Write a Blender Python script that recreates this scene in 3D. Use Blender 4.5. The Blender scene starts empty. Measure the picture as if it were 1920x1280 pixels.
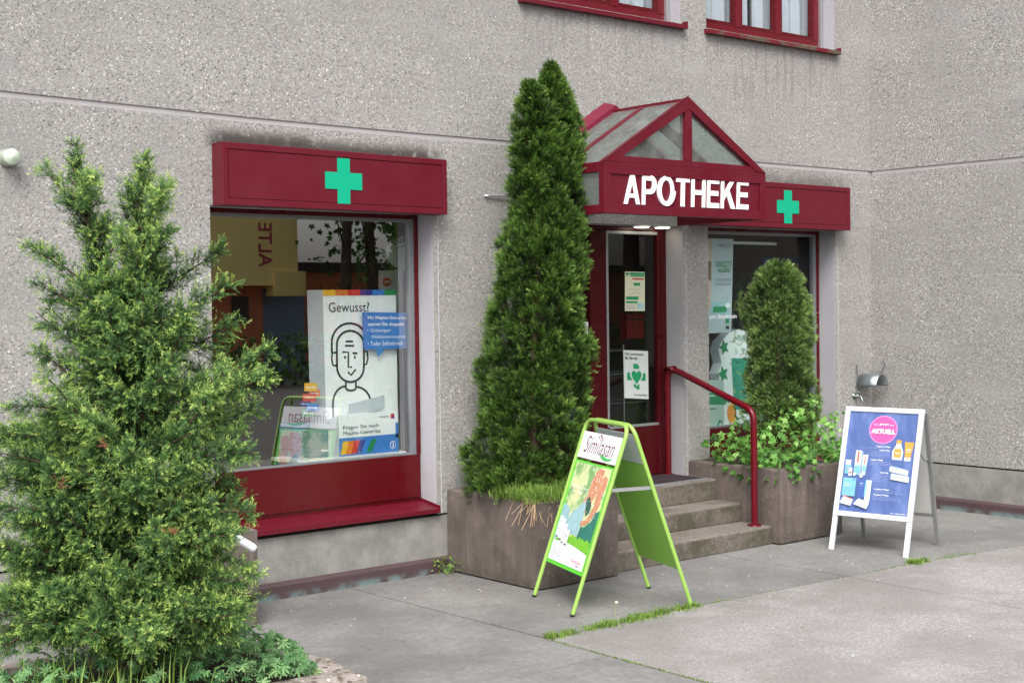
import bpy, bmesh, math, random
import numpy as np
from mathutils import Vector, Matrix
random.seed(7); rng = np.random.default_rng(11)
R = math.radians

# ------------------------------------------------------------------ camera
CAMZ, CAMD, FPX = 1.917, 8.0, 2615.0
def cam_basis(yaw, pitch, roll):
    yaw, pitch, roll = np.radians([yaw, pitch, roll])
    cy, sy = np.cos(yaw), np.sin(yaw)
    f = np.array([sy*np.cos(pitch), cy*np.cos(pitch), np.sin(pitch)])
    r = np.array([cy, -sy, 0]); u = np.cross(r, f)
    c, s = np.cos(roll), np.sin(roll)
    return np.array([c*r+s*u, -s*r+c*u, f])
CM = cam_basis(39.688, -1.568, -.725)
CP = np.array([0, -CAMD, CAMZ])
scene = bpy.context.scene
C = scene.collection
cam = bpy.data.objects.new('camera', bpy.data.cameras.new('camera')); C.objects.link(cam)
mw = Matrix([[CM[0][i], CM[1][i], -CM[2][i], CP[i]] for i in range(3)] + [[0, 0, 0, 1]])
cam.matrix_world = mw
cam.data.sensor_width = 36; cam.data.lens = FPX/1920*36
cam.data.clip_start = .1; cam.data.clip_end = 2000
cam.data.dof.use_dof = False
scene.camera = cam

# ------------------------------------------------------------------ light
SUN_EL, SUN_AZ = R(47), R(222)
w = bpy.data.worlds.new('World'); scene.world = w; w.use_nodes = True
nt = w.node_tree; nt.nodes.clear()
sky = nt.nodes.new('ShaderNodeTexSky'); sky.sky_type = 'NISHITA'; sky.sun_disc = False
sky.sun_elevation = SUN_EL; sky.sun_rotation = SUN_AZ
sky.air_density = 1.0; sky.dust_density = 4.0; sky.ozone_density = 1.0
hs = nt.nodes.new('ShaderNodeHueSaturation'); hs.inputs['Saturation'].default_value = .34
bg = nt.nodes.new('ShaderNodeBackground'); bg.inputs['Strength'].default_value = .15
wo = nt.nodes.new('ShaderNodeOutputWorld')
nt.links.new(sky.outputs[0], hs.inputs['Color']); nt.links.new(hs.outputs[0], bg.inputs[0]); nt.links.new(bg.outputs[0], wo.inputs[0])
sl = bpy.data.lights.new('sun', 'SUN'); sl.energy = 1.25; sl.angle = R(28); sl.color = (1, .975, .94)
so = bpy.data.objects.new('sun', sl); C.objects.link(so)
# direction towards the sun: nishita rotation measured from +Y clockwise
sd = Vector((math.sin(SUN_AZ)*math.cos(SUN_EL), math.cos(SUN_AZ)*math.cos(SUN_EL), math.sin(SUN_EL)))
so.rotation_euler = sd.to_track_quat('Z', 'Y').to_euler()
scene.view_settings.view_transform = 'Standard'; scene.view_settings.look = 'None'
scene.view_settings.gamma = 1; scene.view_settings.exposure = .95
scene.view_settings.use_curve_mapping = False
scene.cycles.max_bounces = 8; scene.cycles.transparent_max_bounces = 24

# ------------------------------------------------------------------ helpers
def ray(x, y): return CM.T @ np.array([(x-960)/FPX, (640-y)/FPX, 1.])
def onY(x, y, Y=0.): d = ray(x, y); return CP + d*((Y+CAMD)/d[1])
def onZ(x, y, Z=0.): d = ray(x, y); return CP + d*((Z-CAMZ)/d[2])
def onX(x, y, X): d = ray(x, y); return CP + d*(X/d[0])
def onD(x, y, D): return CP + ray(x, y)*D       # forward distance

def lin(c):
    if isinstance(c, str):
        c = [int(c[i:i+2], 16)/255 for i in (0, 2, 4)]
    return tuple(((v+.055)/1.055)**2.4 if v > .04045 else v/12.92 for v in c)

class NG:
    """small node graph writer"""
    def __init__(s, name, rough=.6, spec=.5, metal=0):
        s.m = bpy.data.materials.new(name); s.m.use_nodes = True
        s.t = s.m.node_tree; s.p = s.t.nodes['Principled BSDF']
        s.p.inputs['Roughness'].default_value = rough
        s.p.inputs['Specular IOR Level'].default_value = spec
        s.p.inputs['Metallic'].default_value = metal
        s.out = s.t.nodes['Material Output']
    def n(s, typ, ins=None, **kw):
        nd = s.t.nodes.new(typ)
        for k, v in kw.items(): setattr(nd, k, v)
        for k, v in (ins or {}).items():
            if hasattr(v, 'is_linked'): s.t.links.new(v, nd.inputs[k])
            else: nd.inputs[k].default_value = v
        return nd
    def math(s, op, a, b=0., c=None):
        ins = {0: a, 1: b}
        if c is not None: ins[2] = c
        return s.n('ShaderNodeMath', ins, operation=op).outputs[0]
    def obj(s): return s.n('ShaderNodeTexCoord').outputs['Object']
    def pos(s): return s.n('ShaderNodeNewGeometry').outputs['Position']
    def mapping(s, v, scale, rot=(0, 0, 0)):
        return s.n('ShaderNodeMapping', {'Vector': v, 'Scale': scale, 'Rotation': rot}).outputs[0]
    def noise(s, v, scale, detail=4, rough=.55):
        return s.n('ShaderNodeTexNoise', {'Vector': v, 'Scale': scale, 'Detail': detail, 'Roughness': rough}).outputs['Fac']
    def vor(s, v, scale, feat='F1'):
        return s.n('ShaderNodeTexVoronoi', {'Vector': v, 'Scale': scale}, feature=feat)
    def ramp(s, f, stops, interp='LINEAR'):
        nd = s.n('ShaderNodeValToRGB', {'Fac': f}); cr = nd.color_ramp; cr.interpolation = interp
        while len(cr.elements) > 1: cr.elements.remove(cr.elements[-1])
        cr.elements[0].position = stops[0][0]; cr.elements[0].color = (*stops[0][1], 1)
        for p, c in stops[1:]:
            e = cr.elements.new(p); e.color = (*c, 1)
        return nd.outputs[0]
    def mix(s, f, a, b, mode='MIX'):
        nd = s.n('ShaderNodeMix', data_type='RGBA', blend_type=mode)
        for i, v in ((0, f), (6, a), (7, b)):
            if hasattr(v, 'is_linked'): s.t.links.new(v, nd.inputs[i])
            else: nd.inputs[i].default_value = (*v, 1) if isinstance(v, tuple) else v
        return nd.outputs[2]
    def rng(s, v, a, b, c=0., d=1., smooth=True):
        return s.n('ShaderNodeMapRange', {0: v, 1: a, 2: b, 3: c, 4: d}, interpolation_type='SMOOTHSTEP' if smooth else 'LINEAR').outputs[0]
    def box(s, x0, x1, z0, z1, fx, fz0, fz1):
        """soft-edged patch of wall given in metres"""
        sx = s.n('ShaderNodeSeparateXYZ', {0: s.pos()})
        a = s.math('MULTIPLY', s.rng(sx.outputs[0], x0, x0+fx), s.rng(sx.outputs[0], x1-fx, x1, 1., 0.))
        b = s.math('MULTIPLY', s.rng(sx.outputs[2], z0, z0+fz0), s.rng(sx.outputs[2], z1-fz1, z1, 1., 0.))
        return s.math('MULTIPLY', a, b)
    def col(s, c):
        if hasattr(c, 'is_linked'): s.t.links.new(c, s.p.inputs['Base Color'])
        else: s.p.inputs['Base Color'].default_value = (*c, 1)
        return s
    def bump(s, h, strength=.4, dist=.004):
        b = s.n('ShaderNodeBump', {'Height': h, 'Strength': strength, 'Distance': dist})
        s.t.links.new(b.outputs[0], s.p.inputs['Normal']); return s

def plain(name, c, rough=.5, spec=.5, metal=0, var=.06, vs=14):
    g = NG(name, rough, spec, metal)
    c = lin(c)
    nz = g.noise(g.obj(), vs, 3)
    g.col(g.mix(nz, tuple(v*(1-var) for v in c), tuple(min(1, v*(1+var)) for v in c)))
    return g.m

def aggregate(name, base, dark=.46, light=1.68, scale=82, cover=.74, overlay=None, rough=.92):
    g = NG(name, rough, .25)
    o = g.pos()
    warp = g.n('ShaderNodeTexNoise', {'Vector': o, 'Scale': 60., 'Detail': 2}).outputs['Color']
    o2 = g.n('ShaderNodeVectorMath', {0: o, 1: g.n('ShaderNodeVectorMath', {0: warp, 'Scale': .008}, operation='SCALE').outputs[0]}, operation='ADD').outputs[0]
    v = g.vor(o2, scale); v2 = g.vor(o2, scale*.6)
    rc = g.n('ShaderNodeSeparateColor', {0: v.outputs['Color']})
    b = base
    k = lambda f, t=(1, 1, 1): tuple(min(.85, b[i]*f*t[i]) for i in range(3))
    stone = g.ramp(rc.outputs[0], [(0, k(dark*.8)), (.10, k(dark*1.25)), (.22, k(.70)), (.36, k(.85, (1.06, .97, .93))), (.5, k(1.02)), (.64, k(1.22, (1.05, .99, .93))), (.76, k(1.45)), (.87, k(light*.9)), (.95, k(light*1.15))], 'CONSTANT')
    cement = g.mix(g.noise(o, 220, 3, .7), k(.78), k(1.12))
    m = g.math('GREATER_THAN', rc.outputs[1], 1-cover)
    edge = g.rng(v.outputs['Distance'], .35/1, .62/1, 1., 0.)
    c = g.mix(g.math('MULTIPLY', m, edge), cement, stone)
    rc2 = g.n('ShaderNodeSeparateColor', {0: v2.outputs['Color']})
    big = g.math('MULTIPLY', g.math('GREATER_THAN', rc2.outputs[1], .955), g.math('LESS_THAN', v2.outputs['Distance'], .33))
    c = g.mix(big, c, g.ramp(rc2.outputs[0], [(0, k(.42)), (.5, k(.62)), (.7, k(1.3)), (.9, k(1.5))], 'CONSTANT'))
    c = g.mix(g.rng(g.noise(o, 1.9, 6, .75), .48, .62, 0., .62), c, k(.93, (1., 1., 1.01)))
    c = g.mix(1., c, g.ramp(g.noise(o, 42, 5, .85), [(.3, (.62,)*3), (.5, (1., 1., 1.)), (.7, (1.45,)*3)]), 'MULTIPLY')
    c = g.mix(g.rng(g.noise(o, 1.1, 5, .6), .38, .66, .30, 0.), c, k(.70), 'MIX')
    c = g.mix(g.rng(g.noise(g.mapping(o, (.6, .6, 3.)), 1.6, 5), .5, .72, 0., .3), c, k(1.22))
    c = g.mix(g.rng(g.noise(g.mapping(o, (.25, .25, 5.)), 2.3, 3), .60, .68, 0., .16), c, k(.7))
    if overlay: c = overlay(g, c, o)
    g.col(c)
    h = g.math('ADD', g.math('MULTIPLY', g.math('MULTIPLY', m, edge), .8), g.noise(o, 160, 3))
    g.bump(h, .4, .004)
    return g.m

def concrete(name, base, var=.25, vs=3., grain=240, rough=.9, extra=None, bump=.25):
    g = NG(name, rough, .25); o = g.pos()
    b = lin(base) if isinstance(base, str) else base
    c = g.mix(g.rng(g.noise(o, vs, 6, .65), .3, .7), tuple(v*(1-var) for v in b), tuple(v*(1+var*.7) for v in b))
    c = g.mix(g.rng(g.noise(o, grain, 2, .7), .35, .7, 0., .35), c, tuple(v*1.5 for v in b))
    c = g.mix(g.rng(g.noise(o, grain*.45, 3, .8), .28, .4, .5, 0.), c, tuple(v*.45 for v in b))
    if extra: c = extra(g, c, o)
    g.col(c); g.bump(g.noise(o, grain*.7, 3, .7), bump, .003)
    return g.m

def leafmat(name, cols, attr='tip', trans=.3, rough=.55):
    g = NG(name, rough, .35)
    a = g.n('ShaderNodeAttribute', attribute_name=attr).outputs['Fac']
    c = g.ramp(a, [(i/(len(cols)-1), lin(x) if isinstance(x, str) else x) for i, x in enumerate(cols)])
    g.col(c)
    tr = g.n('ShaderNodeBsdfTranslucent', {'Color': c})
    mx = g.n('ShaderNodeMixShader', {0: trans, 1: g.p.outputs[0], 2: tr.outputs[0]})
    g.t.links.new(mx.outputs[0], g.out.inputs[0])
    return g.m

def glass(name, tint=(.9, .95, .93), refl=1.0, dirt=0.0):
    g = NG(name)
    ge = g.n('ShaderNodeNewGeometry'); dt = g.n('ShaderNodeVectorMath', {0: ge.outputs['Normal'], 1: ge.outputs['Incoming']}, operation='DOT_PRODUCT').outputs['Value']
    fr = g.math('ADD', .043, g.math('MULTIPLY', .957, g.math('POWER', g.math('SUBTRACT', 1., g.math('ABSOLUTE', dt)), 5.)))
    # two panes: both faces of each mirror a little
    f2 = g.math('MINIMUM', g.math('MULTIPLY', fr, 2.1*refl), 1.)
    tr = g.n('ShaderNodeBsdfTransparent', {'Color': (*tint, 1)})
    gl = g.n('ShaderNodeBsdfGlossy', {'Color': (1, 1, 1, 1), 'Roughness': .0})
    mx = g.n('ShaderNodeMixShader', {0: f2, 1: tr.outputs[0], 2: gl.outputs[0]})
    last = mx
    if dirt:
        df = g.n('ShaderNodeBsdfDiffuse', {'Color': (.30, .34, .32, 1)})
        tl = g.n('ShaderNodeBsdfTranslucent', {'Color': (.5, .55, .52, 1)})
        d2 = g.n('ShaderNodeMixShader', {0: .5, 1: df.outputs[0], 2: tl.outputs[0]})
        nz = g.rng(g.noise(g.obj(), 9, 5, .7), .25, .75, dirt*.6, dirt*1.25)
        last = g.n('ShaderNodeMixShader', {0: nz, 1: mx.outputs[0], 2: d2.outputs[0]})
    g.t.links.new(last.outputs[0], g.out.inputs[0])
    return g.m

def emit(name, c, s):
    g = NG(name); e = g.n('ShaderNodeEmission', {'Color': (*c, 1), 'Strength': s})
    g.t.links.new(e.outputs[0], g.out.inputs[0]); return g.m

def tag(o, label=None, cat=None, group=None, kind=None):
    if label: o['label'] = label
    if cat: o['category'] = cat
    if group: o['group'] = group
    if kind: o['kind'] = kind
    return o
def thing(name, label, cat, loc=(0, 0, 0), group=None, rz=0):
    o = bpy.data.objects.new(name, None); C.objects.link(o); o.location = loc; o.rotation_euler = (0, 0, rz)
    o.empty_display_size = .1
    return tag(o, label, cat, group)
def link(name, me, mats, parent=None, smooth=False):
    for m in (mats if isinstance(mats, (list, tuple)) else [mats]): me.materials.append(m)
    o = bpy.data.objects.new(name, me); C.objects.link(o)
    if parent is not None:
        o.parent = parent
        # geometry is written in world metres: undo the parent's placement
        M = Matrix.Identity(4); p = parent
        while p is not None:
            M = p.matrix_basis @ M if p.parent is None else p.matrix_basis @ M
            p = p.parent
        o.matrix_basis = M.inverted()
    if smooth: me.polygons.foreach_set('use_smooth', [True]*len(me.polygons))
    return o

class MB:
    def __init__(s): s.v = []; s.f = []; s.mi = []; s.sm = []
    def add(s, vs, fs, mi=0, sm=False):
        b = len(s.v); s.v += [tuple(map(float, v)) for v in vs]
        s.f += [tuple(b+i for i in f) for f in fs]; s.mi += [mi]*len(fs); s.sm += [sm]*len(fs)
    def quad(s, *p, mi=0): s.add(p, [tuple(range(len(p)))], mi)
    def hexa(s, p, mi=0):   # 8 points: bottom ring 0-3, top ring 4-7
        s.add(p, [(3, 2, 1, 0), (4, 5, 6, 7), (0, 1, 5, 4), (1, 2, 6, 5), (2, 3, 7, 6), (3, 0, 4, 7)], mi)
    def box(s, x0, x1, y0, y1, z0, z1, mi=0, F=None):
        p = [(x0, y0, z0), (x1, y0, z0), (x1, y1, z0), (x0, y1, z0), (x0, y0, z1), (x1, y0, z1), (x1, y1, z1), (x0, y1, z1)]
        if F is not None: p = [F(*q) for q in p]
        s.hexa(p, mi)
    def bar(s, a, b, w, h, up=(0, 0, 1), mi=0):
        a, b = Vector(a), Vector(b); d = (b-a).normalized(); up = Vector(up)
        x = d.cross(up).normalized(); y = x.cross(d).normalized()
        p = []
        for q in (a, b):
            p += [q-x*w/2-y*h/2, q+x*w/2-y*h/2, q+x*w/2+y*h/2, q-x*w/2+y*h/2]
        s.add(p, [(3, 2, 1, 0), (4, 5, 6, 7), (0, 1, 5, 4), (1, 2, 6, 5), (2, 3, 7, 6), (3, 0, 4, 7)], mi)
    def tube(s, pts, r, n=10, mi=0, cap=True, radii=None):
        pts = [Vector(p) for p in pts]; N = len(pts); rings = []
        prev = None
        for i, p in enumerate(pts):
            d = (pts[min(i+1, N-1)]-pts[max(i-1, 0)]).normalized()
            if prev is None:
                x = d.cross(Vector((0, 0, 1)) if abs(d.z) < .9 else Vector((1, 0, 0))).normalized()
            else: x = (prev - d*prev.dot(d)).normalized()
            prev = x; y = d.cross(x); rr = radii[i] if radii else r
            rings.append([p+(x*math.cos(a)+y*math.sin(a))*rr for a in [2*math.pi*k/n for k in range(n)]])
        vs = [v for q in rings for v in q]; fs = []
        for i in range(N-1):
            for k in range(n):
                fs.append((i*n+k, i*n+(k+1) % n, (i+1)*n+(k+1) % n, (i+1)*n+k))
        s.add(vs, fs, mi, True)
        if cap: s.add(rings[0], [tuple(range(n))[::-1]], mi); s.add(rings[-1], [tuple(range(n))], mi)
    def lathe(s, c, axis, prof, n=24, mi=0, sm=True):   # prof: (along, radius)
        c = Vector(c); d = Vector(axis).normalized()
        x = d.cross(Vector((0, 0, 1)) if abs(d.z) < .9 else Vector((1, 0, 0))).normalized(); y = d.cross(x)
        vs = [c+d*a+(x*math.cos(t)+y*math.sin(t))*r for a, r in prof for t in [2*math.pi*k/n for k in range(n)]]
        fs = [(i*n+k, i*n+(k+1) % n, (i+1)*n+(k+1) % n, (i+1)*n+k) for i in range(len(prof)-1) for k in range(n)]
        s.add(vs, fs, mi, sm)
    def build(s, name, mats, parent=None, bevel=0):
        me = bpy.data.meshes.new(name); me.from_pydata(s.v, [], s.f)
        o = link(name, me, mats, parent)
        me.polygons.foreach_set('material_index', s.mi); me.polygons.foreach_set('use_smooth', s.sm)
        bm = bmesh.new(); bm.from_mesh(me); bmesh.ops.recalc_face_normals(bm, faces=bm.faces); bm.to_mesh(me); bm.free()
        if bevel:
            b = o.modifiers.new('bevel', 'BEVEL'); b.width = bevel; b.segments = 2; b.limit_method = 'ANGLE'
        return o

def npmesh(name, V, F, mats, parent=None, tip=None, mi=None):
    me = bpy.data.meshes.new(name); V = np.asarray(V, np.float32); F = np.asarray(F, np.int32)
    k = F.shape[1]
    me.vertices.add(len(V)); me.vertices.foreach_set('co', V.ravel())
    me.loops.add(F.size); me.loops.foreach_set('vertex_index', F.ravel())
    me.polygons.add(len(F)); me.polygons.foreach_set('loop_start', np.arange(0, F.size, k, dtype=np.int32))
    me.polygons.foreach_set('loop_total', np.full(len(F), k, np.int32))
    me.update(calc_edges=True)
    if tip is not None:
        a = me.attributes.new('tip', 'FLOAT', 'FACE'); a.data.foreach_set('value', np.asarray(tip, np.float32))
    o = link(name, me, mats, parent)
    if mi is not None: me.polygons.foreach_set('material_index', np.asarray(mi, np.int32))
    return o

def norm(a): return a/np.maximum(np.linalg.norm(a, axis=-1, keepdims=True), 1e-9)
def frames(d, up=None):
    """rows x (along d), y, z for each direction"""
    d = norm(d)
    if up is None: up = rng.normal(size=d.shape)
    y = norm(np.cross(up, d)); z = np.cross(d, y)
    return np.stack([d, y, z], 1)
def scatter(T, TF, O, FR, S):
    """T (V,3) template, TF faces, O (N,3), FR (N,3,3) rows=axes, S (N,) or (N,3)"""
    S = np.asarray(S); S = S[:, None]*np.ones(3) if S.ndim == 1 else S
    V = np.einsum('vk,nk,nkj->nvj', T, S, FR)+O[:, None, :]
    F = TF[None]+(np.arange(len(O))*len(T))[:, None, None]
    return V.reshape(-1, 3), F.reshape(-1, TF.shape[1])

# ---- text and printed art -------------------------------------------------
_tc = {}
def text_verts(s, bold=0., shear=0.):
    key = (s, bold, shear)
    if key in _tc: return _tc[key]
    cu = bpy.data.curves.new('t', 'FONT'); cu.body = s; cu.offset = bold; cu.shear = shear; cu.resolution_u = 3
    ob = bpy.data.objects.new('t', cu); C.objects.link(ob)
    dg = bpy.context.evaluated_depsgraph_get(); dg.update()
    me = bpy.data.meshes.new_from_object(ob.evaluated_get(dg))
    v = np.array([x.co[:] for x in me.vertices]); f = [tuple(p.vertices) for p in me.polygons]
    bpy.data.objects.remove(ob); bpy.data.curves.remove(cu); bpy.data.meshes.remove(me)
    mn, mx = v.min(0), v.max(0); v = (v-mn)/np.maximum(mx-mn, 1e-6)
    _tc[key] = (v[:, :2], f); return _tc[key]

class Art:
    """flat print on a quad BL,BR,TR,TL; uv in 0..1; layer lifts along the normal"""
    def __init__(s, BL, BR, TR, TL, off=.0):
        s.q = [np.array(p, float) for p in (BL, BR, TR, TL)]
        n = np.cross(s.q[1]-s.q[0], s.q[3]-s.q[0]); s.n = n/np.linalg.norm(n); s.m = MB(); s.mats = []; s.off = off; s.L = 0
    def P(s, u, v, l):
        a, b, c, d = s.q
        return tuple((a*(1-u)+b*u)*(1-v)+(d*(1-u)+c*u)*v+s.n*(s.off+l*.0011))
    def mi(s, m):
        if m not in s.mats: s.mats.append(m)
        return s.mats.index(m)
    def poly(s, pts, m, l=None):
        l = s._l(l); s.m.add([s.P(u, v, l) for u, v in pts], [tuple(range(len(pts)))], s.mi(m))
    def _l(s, l):
        if l is None: s.L += 1; return s.L*.35
        return l
    def rect(s, u0, v0, u1, v1, m, l=None): s.poly([(u0, v0), (u1, v0), (u1, v1), (u0, v1)], m, l)
    def disc(s, u, v, ru, rv, m, l=None, n=28):
        s.poly([(u+ru*math.cos(2*math.pi*k/n), v+rv*math.sin(2*math.pi*k/n)) for k in range(n)], m, l)
    def line(s, pts, wu, wv, m, l=None):
        l = s._l(l); pts = [np.array(p, float) for p in pts]; n = len(pts); L = []; Rr = []
        for i, p in enumerate(pts):
            d = pts[min(i+1, n-1)]-pts[max(i-1, 0)]; d = d/np.array([wu, wv]); d = d/max(np.hypot(*d), 1e-9)
            nn = np.array([-d[1]*wu, d[0]*wv])/2; L.append(p+nn); Rr.append(p-nn)
        for i in range(n-1): s.poly([L[i], Rr[i], Rr[i+1], L[i+1]], m, l)
    def text(s, t, u0, v0, u1, v1, m, bold=0., shear=0., l=None, depth=0, rot=0):
        l = s._l(l); v, f = text_verts(t, bold, shear)
        if rot == 90: v = np.stack([1-v[:, 1], v[:, 0]], 1)
        V = [s.P(u0+(u1-u0)*a, v0+(v1-v0)*b, l) for a, b in v]
        s.m.add(V, f, s.mi(m))
        if depth:
            s.m.add([tuple(np.array(p)+s.n*depth) for p in V], f, s.mi(m))
            from collections import Counter
            c = Counter(); 
            for q in f:
                for i in range(len(q)): c[tuple(sorted((q[i], q[(i+1) % len(q)])))] += 1
            for (a, b), k in c.items():
                if k == 1: s.m.quad(V[a], V[b], tuple(np.array(V[b])+s.n*depth), tuple(np.array(V[a])+s.n*depth), mi=s.mi(m))
    def build(s, name, parent=None): return s.m.build(name, s.mats, parent)

ORD = 'first second third fourth fifth sixth seventh eighth ninth tenth eleventh twelfth thirteenth fourteenth fifteenth sixteenth seventeenth eighteenth nineteenth twentieth twenty-first twenty-second twenty-third twenty-fourth twenty-fifth twenty-sixth twenty-seventh'.split()
# ------------------------------------------------------------------ materials
WALL = (.304, .298, .286)
def wall_stains(g, c, o):
    rn = g.noise(o, 7, 5, .7); streak = g.noise(g.mapping(o, (9, 9, .7)), 2.2, 4, .6)
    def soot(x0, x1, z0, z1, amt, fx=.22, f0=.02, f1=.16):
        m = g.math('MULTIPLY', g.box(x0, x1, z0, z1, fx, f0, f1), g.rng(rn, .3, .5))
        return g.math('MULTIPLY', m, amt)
    def drip(x0, x1, z0, z1, amt):
        m = g.math('MULTIPLY', g.box(x0, x1, z0, z1, .05, .5, .02), g.rng(streak, .48, .64))
        return g.math('MULTIPLY', m, amt)
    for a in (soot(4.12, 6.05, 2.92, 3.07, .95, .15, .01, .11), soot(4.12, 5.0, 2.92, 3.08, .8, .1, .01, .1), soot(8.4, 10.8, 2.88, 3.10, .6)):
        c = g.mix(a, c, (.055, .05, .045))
    for a in (drip(6.7, 8.6, 3.55, 4.2, .42), drip(8.75, 10.7, 3.45, 4.2, .55), drip(-3, 4, 3.3, 5.5, .12)):
        c = g.mix(a, c, (.16, .15, .14))
    return c
M = {}
M['wall'] = aggregate('washed_concrete', WALL, overlay=wall_stains)
M['wall_smooth'] = concrete('smooth_concrete', (.215, .213, .198), .32, 4.5, 130)
M['reveal'] = concrete('painted_reveal', (.33, .33, .35), .05, 2.5, 300, .75, bump=.08)
M['groove'] = concrete('joint_filler', (.34, .32, .33), .08, 5, 300, .8, bump=.1)
M['black'] = plain('joint_shadow_gap', '1c1a19', .9)
def redpaint(name, c, rough, chalk=.08):
    g = NG(name, rough, .3); o = g.pos()
    b = lin(c)
    k = g.mix(g.rng(g.noise(o, 2.2, 4), .3, .75, 0., chalk), b, tuple(min(1, v*1.35+.018) for v in b))
    k = g.mix(g.rng(g.noise(g.mapping(o, (14, 14, .8)), 2, 3), .55, .75, 0., .22), k, tuple(v*.72 for v in b))
    g.col(k); g.t.links.new(g.rng(g.noise(o, 6, 4), .3, .7, rough*.8, min(1, rough*1.3)), g.p.inputs['Roughness'])
    return g.m
M['red'] = redpaint('red_enamel', '5c0f1f', .40)
M['red_frame'] = redpaint('red_frame_paint', '5e0c1a', .35, .12)
M['red_door'] = redpaint('shaded_red_door_paint', '44060e', .3, .08)  # red darkened so the colour carries the shade of the door recess
M['red_panel'] = redpaint('red_panel_paint', '500811', .28, .08)
M['rail_red'] = redpaint('red_rail_paint', '5a0a16', .22, .1)
M['green_x'] = plain('green_cross_sheet', '0aa07a', .5, .25, var=.03)
M['white_l'] = plain('white_letter', 'f6f4f6', .45, var=.03)
M['canopy_glass'] = glass('wired_glass', (.78, .84, .82), .7, .55)
M['pane'] = glass('shop_glass', (.985, 1., .99), 2.9)
M['pane_door'] = glass('door_glass', (.80, .86, .84), .55)
M['pane_right'] = glass('right_window_glass', (.86, .94, .92), .45)
M['pane_up'] = glass('upper_glass', (.9, .95, .95), .8)
M['alu'] = plain('aluminium', 'b9bcc0', .35, .5, .7)
M['alu_dark'] = plain('dark_aluminium', '6a6c70', .4, .5, .6)
M['alu_mid'] = plain('weathered_aluminium', '85888c', .4, .5, .5)
M['flash'] = None
g = NG('copper_flashing', .5, .5); o_ = g.pos(); sz = g.n('ShaderNodeSeparateXYZ', {0: o_}).outputs[2]
low = g.math('MULTIPLY', g.rng(sz, .005, .06, 1., 0.), g.rng(g.noise(o_, 5, 5, .7), .38, .6))
g.col(g.mix(low, g.mix(g.noise(o_, 6, 4), lin('3c2d30'), lin('5a474c')), lin('6c8080'))); M['flash'] = g.m
def planter_x(g, c, o):
    st = g.noise(g.mapping(o, (6, 6, .25)), 2.0, 5, .6)
    c = g.mix(g.rng(st, .45, .75, 0., .5), c, (.085, .065, .06))
    st2 = g.noise(g.mapping(o, (11, 11, .5)), 2.4, 3, .6)
    c = g.mix(g.rng(st2, .54, .8, 0., .4), c, (.22, .185, .17))
    v = g.vor(o, 55); rc = g.n('ShaderNodeSeparateColor', {0: v.outputs['Color']})
    c = g.mix(g.math('MULTIPLY', g.math('GREATER_THAN', rc.outputs[0], .93), g.math('LESS_THAN', v.outputs['Distance'], .28)), c, (.26, .23, .2))
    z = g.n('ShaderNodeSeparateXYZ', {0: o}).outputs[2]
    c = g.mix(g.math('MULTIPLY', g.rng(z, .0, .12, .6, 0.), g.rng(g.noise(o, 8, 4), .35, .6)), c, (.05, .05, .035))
    return c
M['planter'] = concrete('brown_planter_concrete', (.118, .096, .086), .4, 3.5, 260, .9, planter_x, .35)
def lichen(g, c, o):
    v = g.vor(o, 38); rc = g.n('ShaderNodeSeparateColor', {0: v.outputs['Color']})
    c = g.mix(g.math('MULTIPLY', g.math('GREATER_THAN', rc.outputs[0], .55), g.math('LESS_THAN', v.outputs['Distance'], .45)), c, (.13, .10, .09))
    c = g.mix(g.math('MULTIPLY', g.math('GREATER_THAN', rc.outputs[1], .75), g.math('LESS_THAN', v.outputs['Distance'], .35)), c, (.5, .45, .4))
    c = g.mix(g.rng(g.noise(o, 14, 5, .7), .5, .62, 0., .7), c, (.17, .155, .11))
    return c
M['planter_old'] = concrete('weathered_planter', (.30, .26, .235), .3, 5, 160, .95, lichen, .6)
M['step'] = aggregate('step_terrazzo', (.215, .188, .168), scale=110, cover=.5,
    overlay=lambda g, c, o: g.mix(g.math('MULTIPLY', g.rng(g.noise(o, 3.2, 5, .7), .42, .62), .7), g.mix(g.rng(g.n('ShaderNodeSeparateXYZ', {0: o}).outputs[2], .0, .13, .75, 0.), c, (.075, .068, .045)), (.12, .105, .075)))  # brown blotches, and a darker tone towards the ground
M['riser'] = aggregate('dark_step_riser', (.15, .132, .112), scale=110, cover=.45, light=1.9, overlay=lambda g, c, o: g.mix(g.rng(g.noise(o, 4, 5, .7), .4, .62, 0., .75), c, (.06, .055, .038)))  # darker, blotchy tone for the front faces of the steps
def pave_x(g, c, o):
    s = g.n('ShaderNodeSeparateXYZ', {0: o})
    c = g.mix(g.rng(g.noise(o, .9, 5, .6), .42, .62, 0., .55), c, (.135, .132, .126))
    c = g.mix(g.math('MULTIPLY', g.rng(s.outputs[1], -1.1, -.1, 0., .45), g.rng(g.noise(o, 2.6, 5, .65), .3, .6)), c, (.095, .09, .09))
    c = g.mix(g.rng(g.noise(o, 6.5, 6, .75), .56, .72, 0., .4), c, (.34, .33, .32))
    c = g.mix(g.rng(g.noise(o, 21, 6, .8), .42, .6, .3, 0.), c, (.09, .085, .085))
    c = g.mix(g.math('MULTIPLY', g.rng(g.noise(o, 5, 5, .7), .62, .7), .4), c, (.25, .17, .12))
    return c
M['pave'] = concrete('pavement_concrete', (.228, .225, .216), .2, 1.6, 150, .9, pave_x, .3)
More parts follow.
